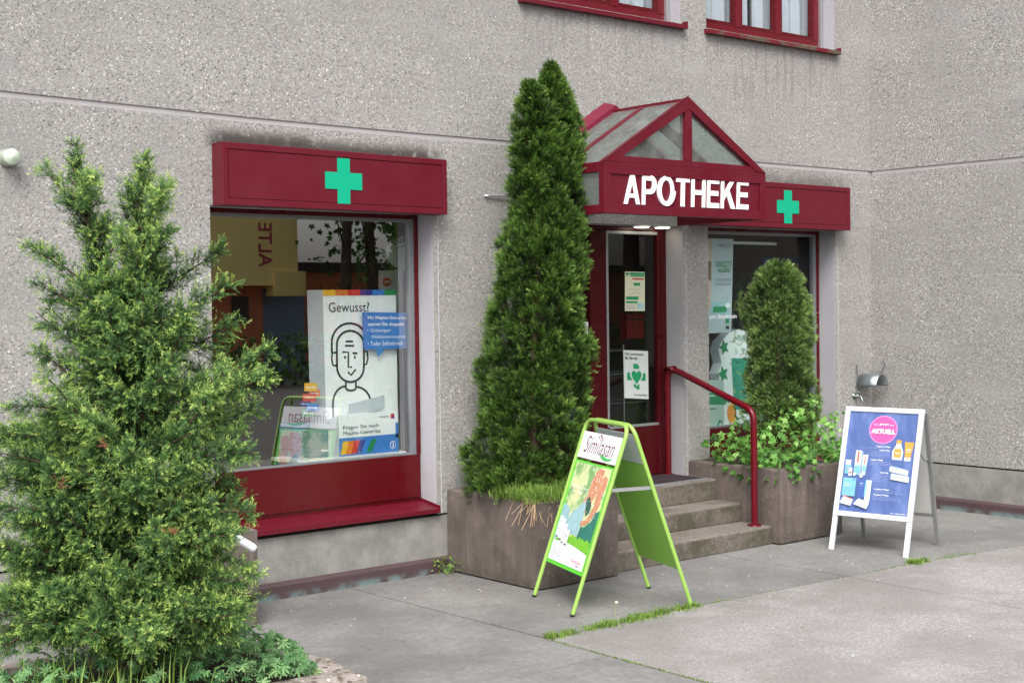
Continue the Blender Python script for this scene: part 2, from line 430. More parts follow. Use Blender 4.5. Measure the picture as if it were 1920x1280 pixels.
def pave2(g, c, o):
    c = g.mix(g.rng(g.noise(o, 1.0, 6, .65), .40, .60, 0., .55), c, (.205, .19, .18))
    c = g.mix(g.rng(g.noise(o, 4.5, 6, .75), .58, .7, 0., .3), c, (.15, .14, .13))
    sy = g.n('ShaderNodeSeparateXYZ', {0: o}).outputs[1]; c = g.mix(g.math('MULTIPLY', g.rng(sy, -2.9, -2.1, 0., .6), g.rng(g.noise(o, 3, 5, .7), .3, .6)), c, (.19, .175, .165))
    return c
M['pave_agg'] = aggregate('pavement_aggregate', (.34, .325, .318), dark=.6, light=1.4, scale=85, cover=.6, overlay=pave2)
M['soil'] = concrete('soil', (.045, .032, .022), .4, 8, 90, 1, None, 1.)
M['mat'] = plain('dark_entrance_mat', '3b3236', .95, .1, var=.25, vs=200)
M['bark'] = concrete('bark', (.085, .05, .04), .4, 20, 90, .95, None, 1.)
M['dry'] = plain('dry_root', 'b79a7c', .9, var=.25)
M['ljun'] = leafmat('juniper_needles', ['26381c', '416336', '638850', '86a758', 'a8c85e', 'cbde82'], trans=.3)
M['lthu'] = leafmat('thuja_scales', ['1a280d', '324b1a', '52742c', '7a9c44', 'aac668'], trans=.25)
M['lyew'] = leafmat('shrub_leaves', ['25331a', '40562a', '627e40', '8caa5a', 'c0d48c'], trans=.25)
M['lvine'] = leafmat('vine_leaves', ['2c5020', '4a7c32', '6aa046', '90c060', 'b4da86'], trans=.4)
M['lger'] = leafmat('geranium_leaves', ['3f6e40', '5a8852', '78a46a', '97bc80', 'b6cf8c'], trans=.35)
M['lgrass'] = leafmat('grass_blades', ['587834', '72923e', '8cab50', 'acc66c'], trans=.4)
M['dark_int'] = plain('shop_interior', '46423d', .8)
M['shelfw'] = plain('white_laminate', 'dfe4e3', .4)

# ------------------------------------------------------------------ ground
GAP = .006
def sheet(mb, x0, x1, y0, y1, z, mi=0):
    mb.quad((x0, y0, z), (x1, y0, z), (x1, y1, z), (x0, y1, z), mi=mi)
b = MB(); sheet(b, -300, 300, -300, 300, -.012); gr = b.build('ground', plain('asphalt', '5e5c5b', .95, .2, var=.15, vs=3)); tag(gr, kind='structure')
def yj(x): return np.interp(x, [4.9, 6.43, 8.68, 9.9, 11], [-2.02, -2.008, -2.115, -2.25, -2.33])
b = MB()
def slab(mb, poly, z=0., th=.011):
    n = len(poly)
    mb.add([(x, y, z) for x, y in poly]+[(x, y, z-th) for x, y in poly], [tuple(range(n))]+[(i, (i+1) % n, n+(i+1) % n, n+i) for i in range(n)])
g_ = GAP
slab(b, [(-6, 0), (5.15-g_, 0), (5.19-g_, -2.02), (5.18-g_, -2.535), (-6, -2.535)])
slab(b, [(-6, -2.535-g_), (5.18-g_, -2.535-g_), (5.17-g_, -7), (-6, -7)])
slab(b, [(5.15+g_, 0), (7.88-g_, 0), (7.9-g_, yj(7.9)+g_)]+[(x, yj(x)+g_) for x in (7, 6.43, 5.8, 5.2+g_)])
slab(b, [(7.88+g_, 0), (11.07, 0), (11.07, yj(11)+g_), (9.9, yj(9.9)+g_), (8.68, yj(8.68)+g_), (7.9+g_, yj(7.9)+g_)])
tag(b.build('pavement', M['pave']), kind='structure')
b = MB()
slab(b, [(5.2, yj(5.2)-.012)]+[(x, yj(x)-g_) for x in (5.8, 6.43, 7, 7.9-g_)]+[(7.84, -3.45), (7.7, -7), (5.17, -7)])
slab(b, [(7.9+g_, yj(7.9)-g_), (8.68, yj(8.68)-g_), (9.9, yj(9.9)-g_), (11.07, yj(11)-g_), (11.07, -7), (7.7+.012, -7), (7.84+.012, -3.45)])
tag(b.build('paved_forecourt', M['pave_agg']), kind='structure')

# ------------------------------------------------------------------ building
bld = thing('pharmacy_building', 'grey washed concrete building with red framed shop windows and entrance', 'building')
ZG_X = [-4, 2.869, 3.658, 4.515, 5.785, 6.76, 8.49, 9.512, 11.07]
ZG = [3.195, 3.166, 3.150, 3.133, 3.123, 3.122, 3.121, 3.120, 3.121]
GH = .036
X0, X1 = -4., 11.07
OPS = [(4.175, 5.923, .42, 2.56), (6.76, 8.49, .42, 2.535), (8.80, 10.526, .42, 2.55),
       (6.76, 8.49, 4.205, 5.7), (8.80, 10.53, 4.205, 5.7)]
xs = sorted(set([X0, X1]+[o[0] for o in OPS]+[o[1] for o in OPS]+ZG_X))
CH = .042   # chamfer of the openings' vertical edges
wall = MB()
def zg(x): return float(np.interp(x, ZG_X, ZG))
LV = ['b', 'm', 'g0', 'g1', 'h', 't']      # levels: .42, opening top, groove bottom/top, upper sill, top
def lz(k, x, top): return {'b': .42, 'm': top, 'g0': zg(x)-GH, 'g1': zg(x), 'h': 4.205, 't': 5.7}[k]
for i in range(len(xs)-1):
    a, c = xs[i], xs[i+1]; mid = (a+c)/2
    low = next((o for o in OPS[:3] if o[0] < mid < o[1]), None); up = next((o for o in OPS[3:] if o[0] < mid < o[1]), None)
    al = a+CH*0; 
    # left/right neighbours open -> chamfer
    def opn(m, j): return any(o[0] < m < o[1] for o in (OPS[:3] if j == 0 else OPS[3:]))
    Lc0 = (i > 0 and opn((xs[i-1]+xs[i])/2, 0)); Rc0 = (i < len(xs)-2 and opn((xs[i+1]+xs[i+2])/2, 0))
    topv = {True: low[3] if low else 2.55}[True]
    if low is None:
        wall.quad((a, 0, .42), (c, 0, .42), (c, 0, topv), (a, 0, topv))
    wall.quad((a, 0, topv), (c, 0, topv), (c, 0, zg(c)-GH), (a, 0, zg(a)-GH))
    D = .009
    wall.quad((a, D, zg(a)-GH), (c, D, zg(c)-GH), (c, D, zg(c)), (a, D, zg(a)), mi=2)
    wall.quad((a, 0, zg(a)-GH), (c, 0, zg(c)-GH), (c, D, zg(c)-GH), (a, D, zg(a)-GH), mi=2)
    wall.quad((a, 0, zg(a)), (c, 0, zg(c)), (c, D, zg(c)), (a, D, zg(a)))
    if c <= 11.07: wall.quad((a, 0, zg(a)), (c, 0, zg(c)), (c, 0, 4.205), (a, 0, 4.205))
    if up is None: wall.quad((a, 0, 4.205), (c, 0, 4.205), (c, 0, 5.7), (a, 0, 5.7))
    if low is None: pass
# fill slivers where neighbouring columns have different opening tops: vertical pieces share Y=0 so only the top edge moves
TH = .42
wall.box(X0, X1, TH, TH+.02, .42, .43)
wall.build('facade_wall', [M['wall'], M['reveal'], M['groove']], bld)
# reveals with smooth chamfered edge
for (a, c, z0, z1) in OPS:
    rv = MB(); d = .24
    for x, s in ((a, 1), (c, -1)):
        e = x-s*CH if z0 < 3 else x
        if z0 < 3 and abs(x-8.8) > .01 and abs(x-6.76) > .01:
            rv.quad((e, -.0015, z0), (x, -.0015, z0), (x, .0, z0), (e, .0, z0), mi=0)
            rv.add([(e, -.003, z0), (x+s*.002, .02, z0), (x+s*.002, .02, z1), (e, -.003, z1), (e, .01, z0), (e, .01, z1)], [(0, 1, 2, 3), (0, 4, 5, 3)])
        rv.quad((x+s*.002*0, .0, z0), (x, d, z0), (x, d, z1), (x, .0, z1))
    rv.quad((a, 0, z1), (c, 0, z1), (c, d, z1), (a, d, z1))
    rv.quad((a, 0, z0), (c, 0, z0), (c, d, z0), (a, d, z0))
    rv.build('window_reveal', M['reveal'], bld)
# side wing
wg = MB()
zy = lambda y: 3.121+.004*(-y)
for (y0, y1) in ((-1.75, 0),):
    wg.box(11.075, 16, -1.75, -1.65, 0, 5.7)
    for (z0, z1, dx, mi) in ((.42, 3.085, 0, 0), (3.085, 3.121, .009, 2), (3.121, 5.7, 0, 0)):
        wg.quad((11.07+dx, y0, z0), (11.07+dx, y1, z0), (11.07+dx, y1, z1), (11.07+dx, y0, z1), mi=mi)
    wg.quad((11.07, y0, 3.085), (11.07, y1, 3.085), (11.079, y1, 3.085), (11.079, y0, 3.085), mi=2)
    wg.quad((11.07, y0, 3.121), (11.07, y1, 3.121), (11.079, y1, 3.121), (11.079, y0, 3.121))
wg.quad((11.06, .009, 3.08), (11.08, .009, 3.08), (11.08, .009, 3.125), (11.06, .009, 3.125), mi=2); wg.quad((11.079, .01, 3.08), (11.079, -.01, 3.08), (11.079, -.01, 3.125), (11.079, .01, 3.125), mi=2)
wg.build('wing_wall', [M['wall'], M['reveal'], M['groove']], bld)
# soft mortar fillet down the inner corner


# base course
bc = MB()
bc.quad((X0, 0, 0), (6.01, 0, 0), (6.01, 0, .405), (X0, 0, .405)); bc.quad((8.5, 0, 0), (11.07, 0, 0), (11.07, 0, .405), (8.5, 0, .405))
bc.quad((6.01, 0, 0), (6.76, 0, 0), (6.76, 0, .405), (6.01, 0, .405))
bc.quad((11.07, 0, 0), (11.07, -1.75, 0), (11.07, -1.75, .405), (11.07, 0, .405))
bc.quad((X0, 0, .405), (11.07, 0, .405), (11.07, .025, .405), (X0, .025, .405)); bc.quad((11.07, 0, .405), (11.07, -1.75, .405), (11.095, -1.75, .405), (11.095, 0, .405))
bc.quad((X0, .025, .40), (11.1, .025, .40), (11.1, .025, .425), (X0, .025, .425), mi=1); bc.quad((11.095, 0, .40), (11.095, -1.75, .40), (11.095, -1.75, .425), (11.095, 0, .425), mi=1)
bc.build('base_course', [M['wall_smooth'], M['black']], bld)
fl = MB()
def flash(a, b_, n):
    a, b_, n = np.array(a), np.array(b_), np.array(n)
    z = lambda h, o: (lambda p, q: (p, q))(a+n*o+[0, 0, h], b_+n*o+[0, 0, h])
    prof = [(.112, .001), (.105, .012), (.098, .03), (.088, .034), (.0, .03)]
    for (h0, o0), (h1, o1) in zip(prof, prof[1:]):
        p, q = z(h0, o0); r, s = z(h1, o1); fl.quad(r, s, q, p)
flash((X0, 0, 0), (6.008, 0, 0), (0, -1, 0)); flash((9.31, 0, 0), (11.07, 0, 0), (0, -1, 0)); flash((11.07, 0, 0), (11.07, -1.75, 0), (-1, 0, 0))
fl.build('base_flashing', M['flash'], bld)

# shop windows ---------------------------------------------------------------
def shop_window(a, c, zb, ztop, zglass, lab):
    y = .19
    f = MB()
    f.box(a, c, y, y+.05, zb, zglass-.0145)                     # lower panel body
    f.box(a, a+.03, y-.006, y+.06, zglass-.014, ztop); f.box(c-.03, c, y-.006, y+.06, zglass-.014, ztop)
    f.box(a+.03, c-.03, y-.004, y+.06, ztop-.03, ztop)
    w = f.build('shop_window', M['red_panel'], bld, .002); w['label'] = lab
    e = MB(); e.box(a+.03, c-.03, y+.002, y+.055, zglass-.014, zglass); e.box(a+.03, a+.055, y+.004, y+.05, zglass, ztop-.03)
    e.box(c-.072, c-.03, y+.004, y+.05, zglass, ztop-.03); e.box(a+.055, c-.072, y+.006, y+.05, ztop-.055, ztop-.03)
    e.build('window_frame', M['alu_mid'], w, .002)
    t = MB(); t.box(a+.01, c-.01, y-.012, y+.001, zb+.03, zb+.055); t.build('panel_trim', M['red_panel'], w)
    p = MB(); p.quad((a+.055, y+.03, zglass), (c-.072, y+.03, zglass), (c-.072, y+.03, ztop-.055), (a+.055, y+.03, ztop-.055))
    p.build('pane', M['pane'] if a < 5 else M['pane_right'], w)
    s = MB()
    z1 = zb; zf = zb-.035
    s.add([(a-.01, y, z1), (c, y, z1), (c, -.045, zf), (a-.01, -.045, zf), (c, -.045, zf-.03), (a-.01, -.045, zf-.03), (c, y, zf-.03), (a-.01, y, zf-.03)],
          [(0, 1, 2, 3), (3, 2, 4, 5), (2, 1, 6, 4), (5, 4, 6, 7), (0, 3, 5, 7)])
    s.add([(c-.006, y, z1), (c-.006, -.045, zf), (c-.006, -.045, zf+.018), (c-.006, y, z1+.018), (c, y, z1), (c, -.045, zf), (c, -.045, zf+.018), (c, y, z1+.018)], [(0, 1, 2, 3), (4, 5, 6, 7), (3, 2, 6, 7), (1, 5, 6, 2)])
    s.build('window_sill', M['red'], w)
    return w
winL = shop_window(4.178, 5.921, .500, 2.56, .848, 'wide shop window with red lower panel and sill left of the tall conifer')
winR = shop_window(8.802, 10.524, .500, 2.55, .822, 'shop window with red lower panel right of the entrance pillar')

# entrance door --------------------------------------------------------------
y = .19
f = MB()
f.box(8.427, 8.488, y, y+.07, .465, 2.535); f.box(6.762, 6.82, y, y+.07, .465, 2.535); f.box(6.82, 8.427, y, y+.07, 2.50, 2.535)
f.box(7.615, 7.69, y-.004, y+.07, .465, 2.50)
f.box(6.82, 7.615, y+.004, y+.05, .465, .87)
door_f = f.build('door_frame', M['red_door'], bld, .002)
f = MB()
f.box(7.692, 7.80, y+.006, y+.055, .475, 2.495); f.box(8.39, 8.425, y+.006, y+.055, .475, 2.495)
f.box(7.80, 8.39, y+.006, y+.055, .475, .90)
door = f.build('entrance_door', M['red_door'], bld, .002)
f = MB(); f.box(7.80, 7.822, y+.002, y+.05, .90, 2.47); f.box(7.80, 8.39, y+.003, y+.05, 2.47, 2.495); f.box(7.822, 8.39, y+.002, y+.05, .885, .905)
f.build('glazing_bead', M['alu'], door, .001)
f = MB(); f.quad((7.822, y+.03, .90), (8.39, y+.03, .90), (8.39, y+.03, 2.47), (7.822, y+.03, 2.47)); f.build('pane', M['pane_door'], door)
f = MB(); f.quad((6.82, y+.03, .87), (7.615, y+.03, .87), (7.615, y+.03, 2.5), (6.82, y+.03, 2.5)); f.build('side_pane', M['pane_door'], door_f)
f = MB(); f.box(7.56, 7.60, y+.01, y+.02, 1.60, 1.76); f.build('notice', M['white_l'], door_f)

# upper windows ---------------------------------------------------------------
def upper(a, c, lab, old=False):
    y = .15; z0 = 4.205
    f = MB(); h = 1.45
    n = 3; st = .075; w = (c-a-.03)
    f.box(a+.0, c-.035, y, y+.06, z0+.01, z0+.09)
    pw = (w-st)/n
    for k in range(n+1): f.box(a+k*pw, a+k*pw+st, y-.004, y+.06, z0+.09, z0+h)
    o = f.build('upper_window', M['red_frame'], bld, .003); o['label'] = lab
    for k in range(n):   # casements
        s = MB()
        x0, x1 = a+k*pw+st, a+(k+1)*pw
        s.box(x0, x0+.018, y+.002, y+.05, z0+.09, z0+h); s.box(x1-.018, x1, y+.002, y+.05, z0+.09, z0+h); s.box(x0+.018, x1-.018, y+.002, y+.05, z0+.09, z0+.125)
        s.build('casement', M['red_panel'], o)
    p = MB()
    for k in range(n): p.quad((a+k*pw+st+.018, y+.03, z0+.125), (a+(k+1)*pw-.018, y+.03, z0+.125), (a+(k+1)*pw-.018, y+.03, z0+h), (a+k*pw+st+.018, y+.03, z0+h))
    p.build('pane', M['pane_up'], o)
    g2 = MB(); g2.box(c-.034, c-.012, y-.03, y+.03, z0+.02, z0+h); g2.build('blind_rail', M['alu'], o)
    s = MB(); s.add([(a-.03, y, z0+.012), (c+.03, y, z0+.012), (c+.03, -.06, z0-.02), (a-.03, -.06, z0-.02), (c+.03, -.06, z0-.052), (a-.03, -.06, z0-.052), (c+.03, y*0-.001, z0-.052), (a-.03, -.001, z0-.052)],
        [(0, 1, 2, 3), (3, 2, 4, 5), (5, 4, 6, 7), (0, 3, 5, 7), (2, 1, 6, 4)])
    s.add([(c+.022, -.001, z0+.01), (c+.03, -.001, z0+.01), (c+.03, -.06, z0+.01), (c+.022, -.06, z0+.01), (c+.022, -.001, z0-.02), (c+.03, -.001, z0-.02), (c+.03, -.06, z0-.02), (c+.022, -.06, z0-.02)], [(0, 1, 2, 3), (1, 2, 6, 5), (0, 3, 7, 4), (2, 3, 7, 6)])
    s.build('window_sill', M['sill_old'] if old else M['red'], o)
    # net curtain with folds, hung as two drops per window
    cu = MB(); n2 = 90; vs = []
    for i in range(n2+1):
        t = i/n2; x = a+.02+(c-a-.04)*t
        yy = y+.14+.03*math.sin(t*60)+.012*math.sin(t*143+1)
        vs += [(x, yy, z0-.1), (x, yy+.01*math.sin(t*31), z0+h)]
    cu.add(vs, [(2*i, 2*i+2, 2*i+3, 2*i+1) for i in range(n2) if not 43 < i < 46], 0, True)
    cu.build('net_curtain', M['curtain'], o)
g = NG('net_curtain_cloth', .9, .1); g.col((.47, .49, .54)); g.p.inputs['Alpha'].default_value = .9; M['curtain'] = g.m
g = NG('peeling_sill_paint', .6, .3); nz = g.rng(g.noise(g.mapping(g.pos(), (1, 1, 1)), 7, 5, .7), .46, .54)
g.col(g.mix(nz, lin('641422'), lin('54483c'))); M['sill_old'] = g.m
upper(6.765, 8.485, 'upper window with red frame and clean red sill, directly above the canopy')
upper(8.805, 10.525, 'rightmost upper window with red frame and flaking sill', True)

# interior shell ---------------------------------------------------------------
it = MB()
it.quad((X0, .43, .455), (X1+2, .43, .455), (X1+2, 5.5, .455), (X0, 5.5, .455), mi=1)
it.quad((X0, .24, .455), (X1, .24, .455), (X1, .44, .455), (X0, .44, .455), mi=1)
it.quad((X0, .24, 2.75), (X1+2, .24, 2.75), (X1+2, 5.5, 2.75), (X0, 5.5, 2.75))
it.quad((X0, 5.5, .455), (X1+2, 5.5, .455), (X1+2, 5.5, 2.75), (X0, 5.5, 2.75)); it.quad((X1+1, .3, .455), (X1+1, 5.5, .455), (X1+1, 5.5, 2.75), (X1+1, .3, 2.75)); it.quad((X0+.5, .3, .455), (X0+.5, 5.5, .455), (X0+.5, 5.5, 2.75), (X0+.5, .3, 2.75))
it.quad((6.5, .25, .455), (6.5, 2.2, .455), (6.5, 2.2, 2.75), (6.5, .25, 2.75))
it.quad((8.65, .25, .455), (8.65, 1.1, .455), (8.65, 1.1, 2.75), (8.65, .25, 2.75))
it.quad((X0, .42, 3.9), (X1, .42, 3.9), (X1, 5.5, 3.9), (X0, 5.5, 3.9)); it.quad((X0, 2.5, 3.9), (X1, 2.5, 3.9), (X1, 2.5, 5.7), (X0, 2.5, 5.7))
# back of the wall around openings so no sky leaks in
for (x0, x1, z0, z1) in ((X0, 4.17, .42, 5.7), (5.93, 6.75, .42, 5.7), (8.495, 8.795, .42, 5.7), (10.535, X1+1, .42, 5.7), (4.17, 5.93, 2.56, 5.7), (6.75, 8.495, 2.54, 4.2), (8.795, 10.535, 2.55, 4.2)):
    it.quad((x0, .245, z0), (x1, .245, z0), (x1, .245, z1), (x0, .245, z1))
it.quad((X0, 0, 5.7), (X1+2, 0, 5.7), (X1+2, 6, 5.7), (X0, 6, 5.7)); it.quad((X0, 0, 0), (X0, 6, 0), (X0, 6, 5.7), (X0, 0, 5.7)); it.quad((X0, 6, 0), (X1+2, 6, 0), (X1+2, 6, 5.7), (X0, 6, 5.7)); it.quad((X1+2, 6, 0), (X1+2, -1.7, 0), (X1+2, -1.7, 5.7), (X1+2, 6, 5.7)); it.quad((X1, 0, 5.7), (X1+2, 0, 5.7), (X1+2, -1.7, 5.7), (X1, -1.7, 5.7))
it.build('interior_wall', [M['dark_int'], plain('shop_floor', '6d6862', .4)], bld)

# ------------------------------------------------------------------ steps, mat, rail
st = thing('entrance_steps', 'three washed concrete steps leading up to the pharmacy door', 'steps', (7.64, -.45, 0))
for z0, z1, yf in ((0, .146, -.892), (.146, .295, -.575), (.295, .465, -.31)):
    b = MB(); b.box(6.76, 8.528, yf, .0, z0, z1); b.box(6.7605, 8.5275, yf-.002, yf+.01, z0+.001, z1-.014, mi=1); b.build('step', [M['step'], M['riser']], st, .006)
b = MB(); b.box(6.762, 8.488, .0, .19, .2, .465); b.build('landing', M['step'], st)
b = MB(); b.box(6.95, 8.44, -.29, .16, .466, .476); tag(b.build('door_mat', M['mat']), 'dark red-brown mat covering the landing before the door', 'door mat')
b = MB(); b.box(6.93, 8.46, -.306, -.292, .466, .480); m_ = b.build('mat_edge', M['alu'], bpy.data.objects['door_mat'])
rl = thing('handrail', 'dark red tubular handrail sloping down over the right end of the steps', 'handrail', (8.44, -.79, .146))
b = MB(); X = 8.43
def bend(p, n=6, r=.07):
    out = [Vector(p[0])]
    for i in range(1, len(p)-1):
        a, q, c = Vector(p[i-1]), Vector(p[i]), Vector(p[i+1])
        s, e = q+(a-q).normalized()*r, q+(c-q).normalized()*r
        for k in range(n+1):
            t = k/n; out.append(s*(1-t)**2+q*2*t*(1-t)+e*t*t)
    return out+[Vector(p[-1])]
b.tube(bend([(X, .13, .466), (X, .13, 1.345), (X, .06, 1.355), (X, -.80, 1.05), (X, -.80, .146)], r=.085), .0265, 14)
b.build('rail', M['rail_red'], rl)
for yy, zz in ((.13, .466), (-.80, .147)):
    b = MB(); b.lathe((X, yy, zz), (0, 0, 1), [(.0, .055), (.008, .055), (.010, .045), (.014, .03)]); b.build('base_plate', M['rail_red'], rl)

# ------------------------------------------------------------------ planters
def planter(name, x0, x1, y0, y1, h, mat, label, th=.075, soil=.05):
    t = thing(name, label, 'planter', ((x0+x1)/2, (y0+y1)/2, 0), 'concrete planters')
    b = MB(); q = .006
    O = [(x0, y0), (x1, y0), (x1, y1), (x0, y1)]; I = [(x0+th, y0+th), (x1-th, y0+th), (x1-th, y1-th), (x0+th, y1-th)]
    nx = 24
    # outer walls subdivided so rims can be worn
    def ring(P, z, n=14):
        out = []
        for i in range(4):
            a, c = P[i], P[(i+1) % 4]
            for k in range(n): out.append((a[0]+(c[0]-a[0])*k/n, a[1]+(c[1]-a[1])*k/n, z))
        return out
    Pi = [(x0+.03, y0+.03), (x1-.03, y0+.03), (x1-.03, y1-.002), (x0+.03, y1-.002)]
    rs = [ring(Pi, .0), ring(Pi, .012), ring(O, .0125), ring(O, .03), ring(O, h-.012)]
    Oi = [(x0+.012, y0+.012), (x1-.012, y0+.012), (x1-.012, y1-.012), (x0+.012, y1-.012)]
    rs += [ring(Oi, h), ring(I, h), ring(I, h-.12)]
    N = len(rs[0]); vs = []
    amp = .006 if mat is M['planter_old'] else .0025
    for k, r in enumerate(rs):
        for p in r:
            j = rng.normal(0, amp, 3)*(1 if k in (4, 5, 6) else .2)
            vs.append((p[0]+j[0], p[1]+j[1], p[2]+j[2] if k > 3 else p[2]))
    b.add(vs, [(i*N+k, i*N+(k+1) % N, (i+1)*N+(k+1) % N, (i+1)*N+k) for i in range(len(rs)-1) for k in range(N)])
    b.build('trough', mat, t)
    b = MB(); n = 14; vs = []
    for i in range(n+1):
        for j in range(n+1):
            u, v = i/n, j/n; vs.append((x0+th*.9+(x1-x0-1.8*th)*u, y0+th*.9+(y1-y0-1.8*th)*v, h-soil+.035*math.sin(math.pi*u)*math.sin(math.pi*v)+random.uniform(-.01, .01)))
    b.add(vs, [(i*(n+1)+j, (i+1)*(n+1)+j, (i+1)*(n+1)+j+1, i*(n+1)+j+1) for i in range(n) for j in range(n)], 0, True)
    b.build('soil', M['soil'], t)
    return t
planter('concrete_planter', 6.01, 6.757, -.99, -.004, .592, M['planter'], 'brown concrete planter box with the tall conifer, left of the steps')
planter('concrete_planter', 8.531, 9.31, -.975, -.004, .592, M['planter'], 'brown concrete planter box right of the steps, holding the rounded shrub')
planter('concrete_planter', 3.30, 4.113, -.63, -.004, .592, M['planter'], 'small brown concrete planter half hidden behind the juniper, under the large window')
planter('concrete_planter', 1.1, 2.775, -3.80, -2.75, .592, M['planter_old'], 'weathered lichen-covered planter at the bottom left, holding the juniper', .11, .03)
# grey tube lying across the hidden planter
b = MB(); a_, c_ = onD(398, 980, 6.9), onD(477, 1028, 6.9); b.tube([a_-(c_-a_)*3.0, a_, c_], .021, 14)
b.tube([c_, c_+(c_-a_)*.03], .017, 14)
tb = b.build('metal_pipe', plain('painted_steel_tube', 'c9ccd2', .35)); tag(tb, 'light grey steel tube sloping down in front of the hidden planter', 'handrail')
tp = MB(); pa = a_-(c_-a_)*1.3; tp.tube([(pa[0], pa[1], 0), tuple(pa)], .018, 10); tp.build('post', M['alu'], tb)

# ------------------------------------------------------------------ fascia signs
def fascia(xa, xb, dy, zl, zr, label, sc, cw=.066):
    """zl,zr = (bottom, top) at the left and right ends"""
    t = thing('fascia_sign', label, 'shop sign', ((xa+xb)/2, 0, (zl[0]+zl[1])/2), 'red fascia boxes with green crosses')
    L = lambda x: (zl[0]+(zr[0]-zl[0])*(x-xa)/(xb-xa), zl[1]+(zr[1]-zl[1])*(x-xa)/(xb-xa))
    F = lambda x, y, z: (x, y, L(x)[0]+(L(x)[1]-L(x)[0])*z)
    b = MB(); bw = .028/(xb-xa); e = .04; H = zl[1]-zl[0]; ez = .042/H
    b.box(xa, xb, -dy+.010, -.001, 0, 1, F=F)
    b.box(xa, xa+e, -dy, -dy+.0098, 0, 1, F=F); b.box(xb-e, xb, -dy, -dy+.0098, 0, 1, F=F)
    b.box(xa+e, xb-e, -dy, -dy+.0098, 0, ez, F=F); b.box(xa+e, xb-e, -dy, -dy+.0098, 1-ez, 1, F=F)
    b.build('housing', M['red'], t, .003)
    b = MB(); b.box(xa+e+.004, xb-e-.004, -dy+.0035, -dy+.0097, ez+.012, 1-ez-.012, F=F); b.build('face_panel', M['red'], t)
    # cross from the measured centre
    b = MB(); cx, c0, c1, half, wv, hv = sc
    y = -dy+.0025
    for (x0, x1, z0, z1) in ((cx-wv, cx+wv, c0, c1), (cx-half, cx-wv, (c0+c1)/2-hv, (c0+c1)/2+hv), (cx+wv, cx+half, (c0+c1)/2-hv, (c0+c1)/2+hv)):
        b.box(x0, x1, y-.004, y, z0, z1)
    b.build('cross', M['green_x'], t)
    return t
def wz(x, y_, Y): return onY(x, y_, Y)
dy = .14
p = [wz(416.7, 265, -dy), wz(420.6, 383.7, -dy), wz(838.3, 299.7, -dy), wz(841, 402.6, -dy)]
cr = [wz(633, 298, -dy), wz(656, 381, -dy), wz(609.5, 324, -dy), wz(679, 355, -dy), wz(644, 297, -dy), wz(645, 382, -dy), wz(657, 331, -dy)]
fascia(4.194, 5.948, dy, (p[1][2], p[0][2]), (p[3][2], p[2][2]), 'long red sign box with green cross over the large left window',
       ((cr[2][0]+cr[3][0])/2, cr[5][2], cr[4][2], (cr[3][0]-cr[2][0])/2, .049, .056))
dy = .15
cr = [wz(1457, 378, -dy), wz(1498, 396, -dy), wz(1477.5, 357, -dy), wz(1478, 419, -dy)]
fascia(8.56, 10.557, dy, (2.543, 2.935), (2.543, 2.932), 'red sign box with green cross right of the entrance canopy',
       ((cr[0][0]+cr[1][0])/2, cr[3][2], cr[2][2], (cr[1][0]-cr[0][0])/2, .052, .056))

# ------------------------------------------------------------------ canopy
cn = thing('entrance_canopy', 'red gabled glass canopy projecting over the pharmacy entrance', 'canopy', (7.61, 0, 2.54))
xa, xb, yf, zb, ze, zr = 6.752, 8.475, -.9, 2.540, 2.903, 3.418
xm = (xa+xb)/2
b = MB(); t_ = .075
b.box(xa, xb, yf+.012, yf+.06, zb, ze-.03)                      # sign board core
b.box(xa, xb, yf, yf+.0118, zb, zb+.062); b.box(xa, xa+.06, yf, yf+.0118, zb+.062, ze-.085); b.box(xb-.06, xb, yf, yf+.0118, zb+.062, ze-.085)
b.box(xa, xb, yf, yf+.06, ze-.029, ze-.0005)
b.hexa([(xa+.04, yf, ze), (xb-.04, yf, ze), (xb-.04, yf+.056, ze), (xa+.04, yf+.056, ze), (xa+.12, yf, ze+.045), (xb-.12, yf, ze+.045), (xb-.12, yf+.056, ze+.045), (xa+.12, yf+.056, ze+.045)]); b.box(xa, xb, yf, yf+.0118, ze-.085, ze-.0292)
sl_ = math.atan2(zr-ze, xm-xa); 
# gable rafters front and rear, plus a middle one
for yy0, yy1 in ((yf, yf+.06), (-.47, -.42)):
    for s in (-1, 1):
        xe = xa if s < 0 else xb
        th = t_/math.cos(sl_)
        P = [(xe, ze+.001), (xm, zr), (xm, zr-th), (xe-s*.10, ze+.0005)]
        if s > 0: P = P[::-1]
        zo = .045 if yy0 == yf else 0
        yy0 -= .0025; yy1 += .0012*s
        b.add([(x, yy0, z) for x, z in P]+[(x, yy1, z) for x, z in P], [(0, 1, 2, 3), (7, 6, 5, 4)]+[(i, (i+1) % 4, 4+(i+1) % 4, 4+i) for i in range(4)])
b.box(xm-.036, xm+.036, yf+.001, yf+.058, ze+.046, zr-.05)      # king post
# side beams, eaves and corner posts
for x0, x1 in ((xa, xa+.05), (xb-.05, xb)):
    b.box(x0, x1, yf+.061, -.001, zb, zb+.062); b.box(x0, x1, yf+.061, -.001, ze-.07, ze)
    b.box(x0, x1, -.46, -.42, zb+.063, ze-.071); b.box(x0, x1, -.06, -.001, zb+.063, ze-.071)
b.bar((xm, yf+.06, zr-.03), (xm, -.06, zr-.03), .06, .045)
b.build('frame', M['red'], cn, .002)
